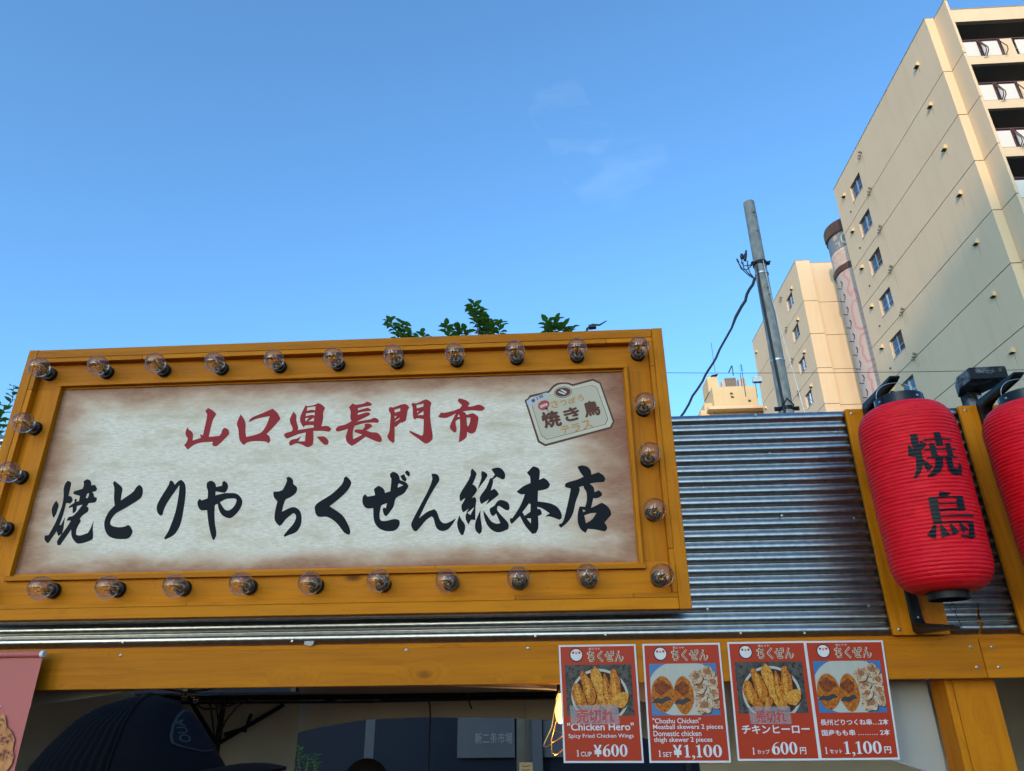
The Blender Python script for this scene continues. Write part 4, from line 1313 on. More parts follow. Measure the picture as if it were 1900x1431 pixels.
# ------------------------------------------------------------------ salmon banner at the left end of the beam
ban = thing('hanging_banner', 'salmon pink cloth banner with a grilled chicken photo at the left end', 'banner', (-1.6, -0.06, 1.3))
m = MB()
nx, nz = 16, 20
vs = []
for b in range(nz + 1):
    for a in range(nx + 1):
        s, z = a / nx, lerp(1.800, 0.95, b / nz)
        x = lerp(-1.92, -1.3885, s)
        vs.append((x, -0.058 + 0.004 * math.sin(x * 14 + z * 3) * min(1, b / 4) + 0.0025 * mnoise.noise(Vector((x * 9, z * 9, 0))), z))
w = nx + 1
bc = m.add(vs, [(b * w + a, b * w + a + 1, (b + 1) * w + a + 1, (b + 1) * w + a) for b in range(nz) for a in range(nx)]).build('cloth', BANNER, ban, True)
MB().tube([(-1.93, -0.060, 1.8065), (-1.391, -0.060, 1.8065)], 0.0085, 14).build('hem_sleeve', BANNER, ban, True)
MB().tube([(-1.394, -0.060, 1.8065), (-1.3845, -0.060, 1.8065)], 0.0088, 14).build('rod_end', PALE_EDGE, ban, True)
GRILL = food('grilled_chicken_print', (0.40, 0.11, 0.03), (0.62, 0.27, 0.10), (0.10, 0.02, 0.02), 26)
pts = []
for kk in range(40):
    th = 2 * math.pi * kk / 40
    wob = 1 + 0.05 * math.sin(5 * th) + 0.04 * math.sin(11 * th + 1) + 0.03 * math.sin(17 * th)
    pts.append((-1.475 + 0.075 * math.cos(th) * wob, -0.0655, 1.54 + 0.118 * math.sin(th) * wob))
MB().add(pts, [tuple(range(40))]).build('chicken_print', GRILL, bc)
MB().tube([(-1.515, -0.067, 1.655), (-1.466, -0.067, 1.678)], 0.0014, 6).build('skewer_print', PALE_EDGE, bc)

# ------------------------------------------------------------------ tent behind the stall front
tent = thing('festival_tent', 'cream fabric tent with black frame tubes behind the beam', 'tent', (-0.5, 1.1, 0))


def curtain(x0, x1, y, ztop, zbot, name, m, nx=24, nz=8, amp=0.012, freq=26.0, parent=tent):
    """hanging fabric in the x-z plane; ztop / zbot are functions of x"""
    vs = []
    for b in range(nz + 1):
        for a in range(nx + 1):
            x = lerp(x0, x1, a / nx)
            z = lerp(ztop(x), zbot(x), b / nz)
            yy = y + amp * (b / nz) * math.sin(x * freq + z * 2.0) + amp * 0.6 * mnoise.noise(Vector((x * 5, y, z * 5)))
            vs.append((x, yy, z))
    w = nx + 1
    fs = [(b * w + a, b * w + a + 1, (b + 1) * w + a + 1, (b + 1) * w + a) for b in range(nz) for a in range(nx)]
    return MB().add(vs, fs).build(name, m, parent, True)


def interp(tab):
    def f(x):
        if x <= tab[0][0]:
            return tab[0][1]
        for (a, za), (b, zb) in zip(tab, tab[1:]):
            if x <= b:
                k = (x - a) / (b - a)
                return lerp(za, zb, k)
        return tab[-1][1]
    return f


front_arch = interp([(-2.2, 1.50), (-1.75, 1.63), (-1.491, 1.682), (-1.201, 1.717), (-0.75, 1.742), (-0.196, 1.7135), (0.014, 1.704), (0.249, 1.672), (0.464, 1.629), (0.70, 1.572), (0.879, 1.523), (1.06, 1.465), (1.25, 1.38)])
curtain(-2.2, 1.02, 0.125, lambda x: 1.86, front_arch, 'front_valance', TENT_WHITE, 60, 6, 0.010, 5.0)
hem = [(x, 0.121, front_arch(x) + 0.003) for x in [lerp(-2.2, 1.02, k / 40) for k in range(41)]]
MB().tube(hem, 0.0028, 6).build('valance_hem', TENT_WHITE, tent, True)
back_arch = interp([(-1.36, 1.559), (-1.226, 1.591), (-0.979, 1.622), (-0.688, 1.629), (-0.291, 1.625), (-0.03, 1.610), (0.35, 1.55), (0.7, 1.45)])
curtain(-1.36, 0.7, 2.02, lambda x: 1.84, back_arch, 'back_valance', TENT, 40, 5, 0.006, 7.0)
curtain(-2.25, -1.34, 2.0, lambda x: 1.76, lambda x: 0.02, 'back_curtain', TENT, 30, 14, 0.022, 24.0)
curtain(0.7, 1.9, 2.0, lambda x: 1.76, lambda x: 0.02, 'back_curtain', TENT, 30, 14, 0.022, 24.0)
for xs, nm in ((-2.26, 'side_wall'), (1.92, 'side_wall')):
    m = MB()
    n = 20
    vs = []
    for b in range(11):
        for a in range(n + 1):
            y = lerp(0.14, 2.0, a / n)
            z = lerp(1.85, 0.02, b / 10)
            vs.append((xs + 0.012 * math.sin(y * 16) * b / 10, y, z))
    w = n + 1
    m.add(vs, [(b * w + a, b * w + a + 1, (b + 1) * w + a + 1, (b + 1) * w + a) for b in range(10) for a in range(n)]).build(nm, TENT, tent, True)
roof = MB()
roof.add([(-2.3, 0.10, 1.86), (1.95, 0.10, 1.86), (1.95, 2.05, 1.80), (-2.3, 2.05, 1.80), (-0.18, 1.1, 2.15)], [(0, 1, 4), (1, 2, 4), (2, 3, 4), (3, 0, 4)])
roof.build('roof', TENT, tent)
MB().tube([(-2.2, 1.98, 1.738), (-1.07, 1.98, 1.730), (-0.3, 1.98, 1.731), (0.75, 1.98, 1.724), (1.85, 1.98, 1.72)], 0.014, 10).build('frame_tube', IRON, tent, True)
MB().tube([(-2.2, 1.96, 1.712), (-1.07, 1.96, 1.706), (-0.3, 1.96, 1.713), (1.85, 1.96, 1.70)], 0.006, 8).build('frame_tube', IRON, tent, True)
for p, q in (((-1.74, 1.95, 1.515), (-1.413, 1.95, 1.697)), ((-1.74, 1.95, 1.515), (-1.913, 1.95, 1.72)), ((-1.70, 1.94, 1.56), (-1.60, 1.94, 1.585))):
    MB().tube([p, q], 0.011, 8).build('brace', IRON, tent, True)
MB().tube([(-1.60, 1.94, 1.57), (-1.575, 1.94, 1.655)], 0.009, 8).build('brace', IRON, tent, True)
MB().tube([(-1.74, 1.96, 0.0), (-1.74, 1.96, 1.74)], 0.014, 10).build('frame_leg', IRON, tent, True)
for pts in ([(-1.86, 1.92, 1.735), (-1.79, 1.92, 1.70), (-1.765, 1.92, 1.62), (-1.74, 1.92, 1.53)], [(-1.82, 1.9, 1.74), (-1.75, 1.9, 1.70), (-1.725, 1.9, 1.62), (-1.73, 1.9, 1.54)],
            [(-1.56, 1.9, 1.735), (-1.64, 1.9, 1.69), (-1.69, 1.9, 1.62), (-1.71, 1.9, 1.56)], [(-1.22, 1.93, 1.722), (-1.1, 1.93, 1.705), (-0.95, 1.93, 1.703), (-0.82, 1.93, 1.72)],
            [(-0.66, 1.9, 1.72), (-0.64, 1.9, 1.69), (-0.635, 1.9, 1.63), (-0.635, 1.9, 1.35)], [(-0.45, 1.9, 1.74), (-0.44, 1.9, 1.70), (-0.425, 1.9, 1.665)],
            [(-1.45, 1.0, 1.70), (-1.40, 1.0, 1.672), (-1.33, 1.0, 1.675), (-1.25, 1.0, 1.70)]):
    MB().tube(pts, 0.004, 6).build('loose_cable', CABLE, tent, True)

# lit hanging lamp with a bent wire guard beside the first poster
lamp = thing('hanging_lamp', 'lit amber bulb in a bent brass wire guard beside the leftmost menu poster', 'lamp', (0.016, 0.075, 1.60))
ly = 0.075
MB().lathe([(0.004, 0.045), (0.008, 0.035), (0.012, 0.015), (0.0135, 0.0), (0.011, -0.018), (0.005, -0.028), (0.001, -0.030)], (0.010, ly, 1.650), 2, 20).build('bulb', LITBULB, lamp, True)
MB().tube([(0.012, ly, 1.695), (0.014, ly, 1.72)], 0.010, 10).build('lamp_holder', IRON, lamp, True)
MB().tube([(0.014, ly, 1.72), (0.016, ly, 1.80)], 0.003, 6).build('flex', CABLE, lamp, True)
for pts in ([(0.010, ly - 0.012, 1.702), (-0.003, ly - 0.012, 1.66), (-0.013, ly - 0.012, 1.612), (-0.035, ly - 0.012, 1.572), (-0.036, ly - 0.012, 1.566), (-0.030, ly - 0.008, 1.564), (0.02, ly, 1.592)],
            [(0.014, ly + 0.012, 1.702), (0.0, ly + 0.012, 1.63), (-0.016, ly - 0.006, 1.58), (-0.014, ly - 0.006, 1.55), (-0.006, ly - 0.006, 1.544), (0.006, ly, 1.55), (0.03, ly, 1.572)],
            [(-0.012, ly - 0.012, 1.612), (-0.004, ly - 0.02, 1.604), (0.006, ly - 0.02, 1.598), (0.03, ly - 0.02, 1.596)],
            [(0.038, ly - 0.012, 1.702), (0.05, ly - 0.012, 1.66), (0.06, ly, 1.61), (0.03, ly - 0.02, 1.596)]):
    MB().tube(pts, 0.0014, 6).build('guard_wire', GOLD, lamp, True)
pl = bpy.data.lights.new('bulb_light', 'POINT')
pl.energy = 0.6
pl.color = (1.0, 0.55, 0.2)
pl.shadow_soft_size = 0.02
plo = bpy.data.objects.new('bulb_light', pl)
COL.objects.link(plo)
plo.parent = lamp
plo.location = (0.008, 0.0, 0.0)
# small unlit amber bulbs on a string near the cap
sb = thing('string_bulbs', 'small amber bulbs on a black string under the beam above the cap', 'string light', (-1.08, 0.2, 1.70))
for x, z in ((-1.10, 1.703), (-1.075, 1.709), (-1.065, 1.694)):
    MB().lathe([(0.003, 0.008), (0.008, 0.003), (0.009, -0.002), (0.006, -0.009), (0.001, -0.011)], (x, 0.2, z), 2, 12).build('bulb', AMBER, sb, True)
MB().tube([(-1.18, 0.2, 1.725), (-1.10, 0.2, 1.713), (-1.065, 0.2, 1.716), (-0.98, 0.2, 1.728)], 0.003, 6).build('string_wire', CABLE, sb, True)

# ------------------------------------------------------------------ dark shopfront seen through the tent
FAINT = plain('faint_lettering', (0.17, 0.165, 0.16), 0.7)
shop = thing('shopfront', 'dark blue shopfront with grey lettered panels seen through the tent', 'building', (0, 7, 0))
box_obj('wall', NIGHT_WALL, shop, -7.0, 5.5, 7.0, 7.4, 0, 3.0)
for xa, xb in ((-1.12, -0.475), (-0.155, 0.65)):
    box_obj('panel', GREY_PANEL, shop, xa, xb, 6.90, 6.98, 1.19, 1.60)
vs, fs = fit_text(('t', '新二条市場', 0.0), lambda s, t_: (lerp(-0.92, -0.50, s), 6.893, lerp(1.44, 1.33, t_)), (0, 1, 0, 1))
MB().add(vs, fs).build('lettering', FAINT, shop)
for x in (-6.0, -4.4, -3.1, 1.4, 2.9):
    box_obj('mullion', IRON, shop, x, x + 0.06, 6.93, 6.99, 0, 2.9)
box_obj('pillar', GREY_PANEL, shop, -0.30, -0.165, 6.85, 6.95, 0, 3.0)
post = thing('white_post', 'plain white post in front of the dark shopfront', 'post', (-1.663, 5, 0))
box_obj('shaft', GREY_PANEL, post, -1.706, -1.62, 4.97, 5.05, 0.12, 2.6, 0.004)
box_obj('foot', PALE_EDGE, post, -1.73, -1.596, 4.946, 5.074, 0.0, 0.119, 0.004)
note = thing('paper_tag', 'small paper tag with black handwriting inside the tent', 'tag', (-0.128, 1.2, 1.43))
box_obj('paper', CREAM_INK, note, -0.155, -0.102, 1.2, 1.2008, 1.405, 1.4645)
for k in range(3):
    MB().tube([(-0.146, 1.199, 1.452 - 0.013 * k), (-0.13, 1.199, 1.449 - 0.013 * k), (-0.112, 1.199, 1.453 - 0.013 * k)], 0.0011, 5).build('handwriting', DARK_INK, note)
MB().tube([(-0.128, 1.201, 1.4645), (-0.128, 1.201, 1.76)], 0.0008, 5).build('thread', CABLE, note)

# ------------------------------------------------------------------ leaves, trees


def leaf_mesh(mb, p, d, up, L):
    d = d.normalized()
    s = d.cross(up)
    if s.length < 1e-3:
        s = d.cross(Vector((1, 0, 0)))
    s.normalize()
    n = s.cross(d)
    w = L * 0.27
    droop = -0.10 * L
    a = p
    b = p + d * L * 0.35 + s * w + n * 0.10 * L
    c = p + d * L * 0.35 - s * w + n * 0.10 * L
    e = p + d * L * 0.70 + s * w * 0.75 + n * 0.05 * L
    f = p + d * L * 0.70 - s * w * 0.75 + n * 0.05 * L
    m1 = p + d * L * 0.35
    m2 = p + d * L * 0.70 + n * droop * 0.3
    tip = p + d * L + n * droop
    mb.add([a, b, c, e, f, m1, m2, tip], [(0, 1, 5), (0, 5, 2), (1, 3, 6, 5), (5, 6, 4, 2), (3, 7, 6), (6, 7, 4)])


def spray(mb_leaf, mb_twig, base, tip, n, L, rg):
    base, tip = Vector(base), Vector(tip)
    mid = (base + tip) * 0.5 + Vector((rg.uniform(-.04, .04), rg.uniform(-.04, .04), 0.03))
    mb_twig.tube([base, mid, tip], [0.006, 0.004, 0.002], 5)
    ax = (tip - base).normalized()
    for k in range(n):
        f = 0.25 + 0.78 * (k + 0.5) / n
        p = base.lerp(mid, f * 2) if f < 0.5 else mid.lerp(tip, min(1.0, f * 2 - 1))
        a = k * 2.4 + rg.uniform(-.5, .5)
        side = Vector((math.cos(a), math.sin(a), rg.uniform(-0.5, 0.25)))
        d = side * 0.85 + ax * 0.55 + Vector((0, 0, -0.18))
        leaf_mesh(mb_leaf, p, d, Vector((rg.uniform(-.3, .3), rg.uniform(-.3, .3), 1)), L * rg.uniform(0.75, 1.15))


def make_tree(label, root, height, tips, hidden, cat='tree', L=0.10):
    tr_ = thing('broadleaf_tree', label, cat, root, 'trees behind the stall')
    rg = random.Random(len(tips) * 13 + int(height * 10))
    x, y, z = root
    top = Vector((x, y, height))
    trunk = MB().tube([(x, y, 0), (x + 0.01, y + 0.02, height * 0.4), (x - 0.03, y, height * 0.75), top], [0.062, 0.054, 0.046, 0.03], 12)
    trunk.build('trunk', BARK, tr_, True)
    lm, tm = MB(), MB()
    for tp, n in tips:
        tp = Vector(tp)
        st = Vector((lerp(x, tp.x, 0.55), lerp(y, tp.y, 0.6), tp.z - rg.uniform(0.45, 0.6)))
        tm.tube([top - Vector((0, 0, rg.uniform(0.1, 0.8))), st], [0.022, 0.007], 6)
        b0 = Vector((lerp(st.x, tp.x, 0.75), lerp(st.y, tp.y, 0.7), tp.z - 0.30))
        tm.tube([st, b0], [0.007, 0.006], 5)
        spray(lm, tm, b0, tp, n, L, rg)
    for k in range(hidden[0]):
        a = rg.uniform(0, 6.28)
        rr = hidden[1] * math.sqrt(rg.random())
        zz = rg.uniform(hidden[2], hidden[3])
        tp = Vector((x + rr * math.cos(a), y + 0.6 * rr * math.sin(a) + 0.2, zz))
        st = top - Vector((0, 0, rg.uniform(0.2, 1.2)))
        b0 = st.lerp(tp, 0.7) + Vector((0, 0, -0.05))
        tm.tube([st, b0], [0.018, 0.006], 5)
        spray(lm, tm, b0, tp, 16, L, rg)
    tm.build('limbs', BARK, tr_, True)
    lm.build('crown', LEAF, tr_)
    return tr_


make_tree('leafy tree whose shoots rise just above the middle of the sign', (-0.245, 3.7, 0), 4.35,
          [((-1.38, 3.5, 4.86), 20), ((-1.27, 3.5, 4.83), 22), ((-1.20, 3.6, 4.78), 18), ((-1.08, 3.5, 4.73), 12), ((-0.87, 3.5, 4.79), 20), ((-0.80, 3.6, 4.82), 20), ((-0.72, 3.6, 4.80), 18), ((-0.62, 3.5, 4.99), 30), ((-0.57, 3.5, 4.92), 28), ((-0.52, 3.6, 4.87), 24),
           ((-0.46, 3.55, 4.83), 18), ((-0.38, 3.5, 4.80), 18), ((0.03, 3.5, 4.78), 22), ((0.11, 3.5, 4.81), 24), ((0.18, 3.6, 4.79), 20), ((0.25, 3.55, 4.75), 14)], (34, 0.95, 3.3, 4.40))
make_tree('leafy tree with a few leaves at the left edge behind the sign', (-5.55, 3.7, 0), 3.6,
          [((-4.72, 3.5, 4.33), 10), ((-4.75, 3.5, 4.10), 14), ((-4.74, 3.5, 3.96), 13), ((-4.9, 3.6, 4.2), 12), ((-4.72, 3.5, 3.80), 10)], (30, 0.55, 3.0, 4.3))
sh = thing('shrub', 'small leafy green shrub at the edge of the tent opening', 'shrub', (-2.35, 5.0, 0))
lm, tm = MB(), MB()
rg = random.Random(5)
for k in range(46):
    tp = Vector((-2.33 + rg.uniform(-0.3, 0.26), 5.0 + rg.uniform(-0.2, 0.2), rg.uniform(0.7, 1.40)))
    tm.tube([(-2.35, 5.0, max(0.0, tp.z - 0.6)), tp - Vector((0, 0, 0.12))], [0.008, 0.004], 5)
    spray(lm, tm, tp - Vector((0, 0, 0.15)), tp, 10, 0.055, rg)
tm.tube([(-2.35, 5.0, 0), (-2.35, 5.0, 0.9)], 0.02, 8)
tm.build('stems', BARK, sh, True)
lm.build('foliage', LEAF, sh)

# ------------------------------------------------------------------ steel pole with its cable
pole = thing('utility_pole', 'grey galvanised steel pole with a dropped black cable behind the sheets', 'pole', (1.96, 3.5, 0))
PXC, PYC = 1.962, 3.5
MB().lathe([(0.060, 0.0), (0.0585, 3.8), (0.0505, 5.985), (0.0480, 5.990), (0.046, 5.95)], (PXC, PYC, 0), 2, 32).build('shaft', POLE, pole, True)
for z in (5.84, 5.63, 5.02, 4.95):
    MB().lathe([(0.008, 0.0), (0.008, -0.004)], (PXC + 0.012, PYC - 0.0505, z), 1, 10).build('bolt_hole', DARK_VENT, pole, True)
for z, hw in ((5.30, 0.082), (3.885, 0.10)):
    cl_ = MB().lathe([(0.0585, -0.018), (0.0625, -0.016), (0.0625, 0.016), (0.0585, 0.018)], (PXC, PYC, z), 2, 28, False).build('clamp', IRON, pole, True)
    for s in (-1, 1):
        box_obj('clamp_lug', IRON, cl_, PXC + s * 0.058, PXC + s * hw, PYC - 0.028, PYC - 0.008, z - 0.016, z + 0.016, 0.002)
        MB().tube([(PXC + s * 0.078, PYC - 0.05, z), (PXC + s * 0.078, PYC + 0.01, z)], 0.006, 8).build('clamp_bolt', IRON, cl_, True)
MB().tube([(PXC - 0.03, PYC - 0.062, 3.87), (PXC - 0.045, PYC - 0.064, 3.90), (PXC, PYC - 0.066, 3.96), (PXC + 0.045, PYC - 0.064, 3.90), (PXC + 0.03, PYC - 0.062, 3.87)], 0.006, 6).build('clamp_arch', IRON, pole, True)
for z in (5.19, 4.325):
    MB().lathe([(0.0555, -0.008), (0.0600, -0.007), (0.0600, 0.007), (0.0555, 0.008)], (PXC, PYC, z), 2, 28, False).build('steel_band', ZINC, pole, True)
MB().tube([(PXC + 0.012, PYC - 0.066, 5.30), (PXC + 0.028, PYC - 0.060, 4.9), (PXC + 0.09, PYC - 0.062, 4.2), (PXC + 0.14, PYC - 0.062, 3.6), (PXC + 0.15, PYC - 0.06, 2.6)], 0.0022, 6).build('thin_wire', ZINC, pole, True)
MB().tube([(PXC - 0.040, PYC - 0.040, 5.27), (PXC - 0.052, PYC - 0.046, 5.0), (PXC - 0.046, PYC - 0.050, 4.6), (PXC - 0.040, PYC - 0.052, 4.2), (PXC - 0.034, PYC - 0.054, 3.9), (PXC - 0.03, PYC - 0.056, 3.0)], [0.006, 0.010, 0.011, 0.011, 0.011, 0.011], 8).build('riser_cable', CABLE, pole, True)
# splice cluster hanging at the side
for a, b, r_ in (((1.822, 3.45, 5.31), (1.845, 3.45, 5.42), 0.012), ((1.795, 3.45, 5.335), (1.800, 3.45, 5.385), 0.016), ((1.815, 3.44, 5.31), (1.825, 3.44, 5.375), 0.015), ((1.750, 3.45, 5.335), (1.762, 3.45, 5.29), 0.009)):
    MB().tube([a, Vector(a).lerp(Vector(b), 0.5), b], [r_ * 0.8, r_, r_ * 0.7], 8).build('splice', CABLE, pole, True)
for pts in ([(1.90, 3.45, 5.28), (1.85, 3.45, 5.262), (1.80, 3.45, 5.258), (1.785, 3.45, 5.29), (1.80, 3.45, 5.34)], [(1.90, 3.45, 5.285), (1.86, 3.45, 5.25), (1.82, 3.45, 5.215), (1.775, 3.45, 5.225), (1.758, 3.45, 5.30)],
            [(1.84, 3.45, 5.31), (1.835, 3.45, 5.25), (1.845, 3.45, 5.18), (1.875, 3.45, 5.125)], [(1.765, 3.45, 5.28), (1.79, 3.45, 5.21), (1.84, 3.45, 5.145), (1.878, 3.45, 5.12)], [(1.80, 3.45, 5.30), (1.795, 3.45, 5.24), (1.835, 3.45, 5.17), (1.872, 3.45, 5.13)]):
    MB().tube(pts, 0.005, 6).build('pigtail', CABLE, pole, True)
pts = []
for k in range(25):
    f = k / 24
    base_pts = [(1.878, 5.12), (1.735, 4.86), (1.455, 4.375), (1.287, 4.12), (1.06, 3.78), (0.86, 3.55)]
    s = f * 5
    j = min(4, int(s))
    a, b = base_pts[j], base_pts[j + 1]
    pts.append((lerp(a[0], b[0], s - j) + 0.006 * math.sin(k * 1.9), 3.45, lerp(a[1], b[1], s - j) + 0.004 * math.cos(k * 2.3)))
MB().tube(pts, [0.013 if k < 7 else 0.0095 for k in range(25)], 8).build('drop_cable', CABLE, pole, True)

stub = thing('cable_end', 'short black cable end and plug poking up behind the top of the sign', 'cable', (0.15, -0.02, 2.74))
MB().tube([(0.125, -0.02, 2.70), (0.140, -0.02, 2.775), (0.158, -0.02, 2.788), (0.180, -0.02, 2.786), (0.204, -0.02, 2.801)], [0.003, 0.004, 0.004, 0.003, 0.0015], 8).build('flex', CABLE, stub, True)
MB().tube([(0.145, -0.022, 2.778), (0.168, -0.022, 2.780)], 0.0085, 8).build('plug', CABLE, stub, True)

wire = thing('overhead_wire', 'thin dark overhead wire crossing behind the pole', 'wire', (3, 12, 8))
MB().tube([(-4 + 2 * k, 12, 8.35 - 0.055 * (-4 + 2 * k) + 0.00225 * (-4 + 2 * k) ** 2) for k in range(20)], 0.006, 6).build('wire_strand', CABLE, wire, True)
box_obj('splice_box', PALE_EDGE, wire, 4.37, 4.56, 11.95, 12.05, 7.93, 8.06, 0.01)

# ------------------------------------------------------------------ apartment blocks
FH = 2.946


def vent_hood(parent, x, y, z):
    m = MB()
    m.add([(x, y - 0.14, z - 0.13), (x, y + 0.14, z - 0.13), (x, y + 0.14, z + 0.14), (x, y - 0.14, z + 0.14),
           (x - 0.20, y - 0.14, z - 0.10), (x - 0.20, y + 0.14, z - 0.10), (x - 0.12, y + 0.14, z + 0.12), (x - 0.12, y - 0.14, z + 0.12)],
          [(3, 2, 1, 0), (7, 6, 2, 3), (4, 5, 6, 7), (0, 4, 7, 3), (1, 2, 6, 5)])
    h = m.build('vent_hood', SAND_WALL, parent)
    box_obj('vent_mouth', DARK_VENT, h, x - 0.15, x - 0.002, y - 0.11, y + 0.11, z - 0.11, z - 0.085)
    return h


def pipe_vents(parent, x, y, z):
    for k, (dy, dz, r_) in enumerate(((0.0, 0.0, 0.085), (0.19, -0.12, 0.065), (0.33, -0.23, 0.06))):
        MB().lathe([(r_ * 0.5, 0.0), (r_ * 0.5, -0.10), (r_, -0.10), (r_ * 1.02, -0.16), (r_ * 0.6, -0.20), (0.01, -0.215)], (x, y + dy, z + dz), 0, 12).build('pipe_vent', VENT_METAL, parent, True)


def stain(parent, x, y, z, L_, w_):
    """rain streak below a fitting: a thin tapering film on the wall"""
    n = 7
    vs = []
    for k in range(n + 1):
        f = k / n
        ww = w_ * (1 - 0.85 * f) * (1 + 0.3 * math.sin(k * 2.1 + z))
        yy = y + 0.012 * math.sin(k * 1.7 + y)
        vs += [(x - 0.004, yy - ww, z - L_ * f), (x - 0.004, yy + ww, z - L_ * f)]
    MB().add(vs, [(2 * k, 2 * k + 1, 2 * k + 3, 2 * k + 2) for k in range(n)]).build('rain_stain', STAIN, parent)


def side_window(parent, x, y0, y1, z0, z1, dark=None):
    """two-sash sliding window in a wall that faces -X"""
    fr = MB()
    fr.box(x + 0.10, x + 0.16, y0, y1, z0, z0 + 0.05).box(x + 0.10, x + 0.16, y0, y1, z1 - 0.05, z1)
    fr.box(x + 0.10, x + 0.16, y0, y0 + 0.05, z0 + 0.05, z1 - 0.05).box(x + 0.10, x + 0.16, y1 - 0.05, y1, z0 + 0.05, z1 - 0.05)
    ym = (y0 + y1) / 2
    fr.box(x + 0.09, x + 0.165, ym - 0.035, ym + 0.035, z0 + 0.05, z1 - 0.05)
    zm = z0 + (z1 - z0) * 0.38
    fr.box(x + 0.105, x + 0.15, y0 + 0.05, ym - 0.035, zm - 0.02, zm + 0.02).box(x + 0.105, x + 0.15, ym + 0.035, y1 - 0.05, zm - 0.02, zm + 0.02)
    o = fr.build('window', ALU, parent)
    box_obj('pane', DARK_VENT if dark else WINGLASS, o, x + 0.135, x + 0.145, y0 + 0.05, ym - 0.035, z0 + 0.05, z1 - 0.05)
    box_obj('pane', WINGLASS, o, x + 0.125, x + 0.132, ym + 0.035, y1 - 0.05, z0 + 0.05, z1 - 0.05)
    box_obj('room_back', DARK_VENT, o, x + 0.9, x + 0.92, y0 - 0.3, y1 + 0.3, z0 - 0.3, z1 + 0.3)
    return o


def side_wall(parent, x, y0, y1, z0, z1, wy0, wy1, wz0, wz1, m):
    """one storey of a side wall with a window opening"""
    t_ = 0.22
    b = MB()
    b.box(x, x + t_, y0, wy0, z0, z1).box(x, x + t_, wy1, y1, z0, z1)
    b.box(x, x + t_, wy0, wy1, z0, wz0).box(x, x + t_, wy0, wy1, wz1, z1)
    return b.build('wall_panel', m, parent)


def balcony(parent, z, x0, x1, yf, yb, top=False):
    """slab, rail, white panels and pole brackets of one storey of balconies; z is the slab's underside"""
    slab = box_obj('balcony_slab', CREAM_WALL, parent, x0, x1, yf, yb, z, z + 0.53)
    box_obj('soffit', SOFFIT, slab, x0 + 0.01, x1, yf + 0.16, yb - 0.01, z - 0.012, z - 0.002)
    rail = MB().box(x0, x1, yf + 0.02, yf + 0.10, z + 1.66, z + 1.73)
    rail.box(x0, x1, yf + 0.03, yf + 0.08, z + 1.575, z + 1.615)
    rail.box(x0, x1, yf + 0.03, yf + 0.08, z + 0.535, z + 0.575)
    ro = rail.build('rail', BROWN_STEEL, parent)
    x = x0 + 0.03
    k = 0
    while x < x1 - 0.7:
        w = (0.70, 0.84)[k % 2]
        box_obj('panel', PANEL_WHITE, ro, x, x + w, yf + 0.035, yf + 0.06, z + 0.58, z + 1.57)
        for dx in (w + 0.02, w + 0.14):
            box_obj('baluster', BROWN_STEEL, ro, x + dx, x + dx + 0.05, yf + 0.02, yf + 0.075, z + 0.53, z + 1.66)
        for dx in ((w + 0.06, w + 0.16) if k % 2 == 0 else (w + 0.06,)):
            MB().tube([(x + dx, yf + 0.02, z + 1.62), (x + dx, yf - 0.36, z + 0.75), (x + dx, yf - 0.33, z + 0.55), (x + dx, yf - 0.10, z + 0.42)], 0.026, 6).build('pole_bracket', BROWN_STEEL, ro, True)
        x += w + 0.20
        k += 1
        if k % 2 == 0:
            box_obj('party_wall', CREAM_WALL, parent, x - 0.06, x + 0.50, yf + 0.005, yf + 0.09, z + 0.532, z + 1.655)
            x += 0.66
    return slab


b1 = thing('apartment_block', 'tall cream apartment block at the right edge with brown-railed balconies', 'building', (21.06, 26.34, 0), 'cream apartment blocks')
X1, Y1, Y1B = 21.06, 26.34, 40.36
joints = [35.52, 31.60] + [31.60 - FH * k for k in range(1, 11)] + [0.0]
box_obj('core', DARK_JOINT, b1, X1 + 0.95, 34.0, Y1 + 0.6, Y1B - 0.3, 0.0, 35.3)
for i in range(len(joints) - 1):
    zt, zb_ = joints[i] - (0.0 if i == 0 else 0.022), joints[i + 1] + 0.022
    wz = (31.60 + 1.02) - FH * i
    if wz + 1.22 < zt and wz > zb_:
        side_wall(b1, X1, Y1, Y1B, zb_, zt, 36.52, 38.14, wz, wz + 1.22, CREAM_WALL)
        side_window(b1, X1, 36.52, 38.14, wz, wz + 1.22, i in (2, 4, 7))
        box_obj('sill', ALU, b1, X1 - 0.03, X1 + 0.09, 36.50, 38.16, wz - 0.03, wz - 0.002)
        for sy, sl_ in ((35.6, 1.5), (35.79, 1.1), (35.93, 0.8), (28.0, 0.7), (39.05, 0.5), (36.6, 0.6), (38.05, 0.5)):
            stain(b1, X1, sy, wz + (1.95 if sy < 36 and sy > 30 else 1.13 if sy in (28.0, 39.05) else -0.03), sl_ * (0.7 + 0.5 * rnd.random()), 0.022)
        vent_hood(b1, X1, 28.0, wz + 1.28)
        vent_hood(b1, X1, 39.05, wz + 1.32)
        pipe_vents(b1, X1, 35.6, wz + 2.05)
        MB().lathe([(0.05, 0.0), (0.05, -0.06), (0.03, -0.09)], (X1, 38.7, wz - 0.32), 0, 10).build('pipe_vent', DARK_VENT, b1, True)
    else:
        box_obj('wall_panel', CREAM_WALL, b1, X1, X1 + 0.22, Y1, Y1B, zb_, zt)
    # front return, fin and its joint
    box_obj('wall_panel', CREAM_WALL, b1, X1 + 0.221, 21.51, Y1 + 0.001, Y1 + 0.25, zb_, zt)
    box_obj('fin_panel', CREAM_WALL, b1, 21.505, 21.64, 25.18, Y1 + 0.6, zb_, zt - (0.12 if i == 0 else 0))
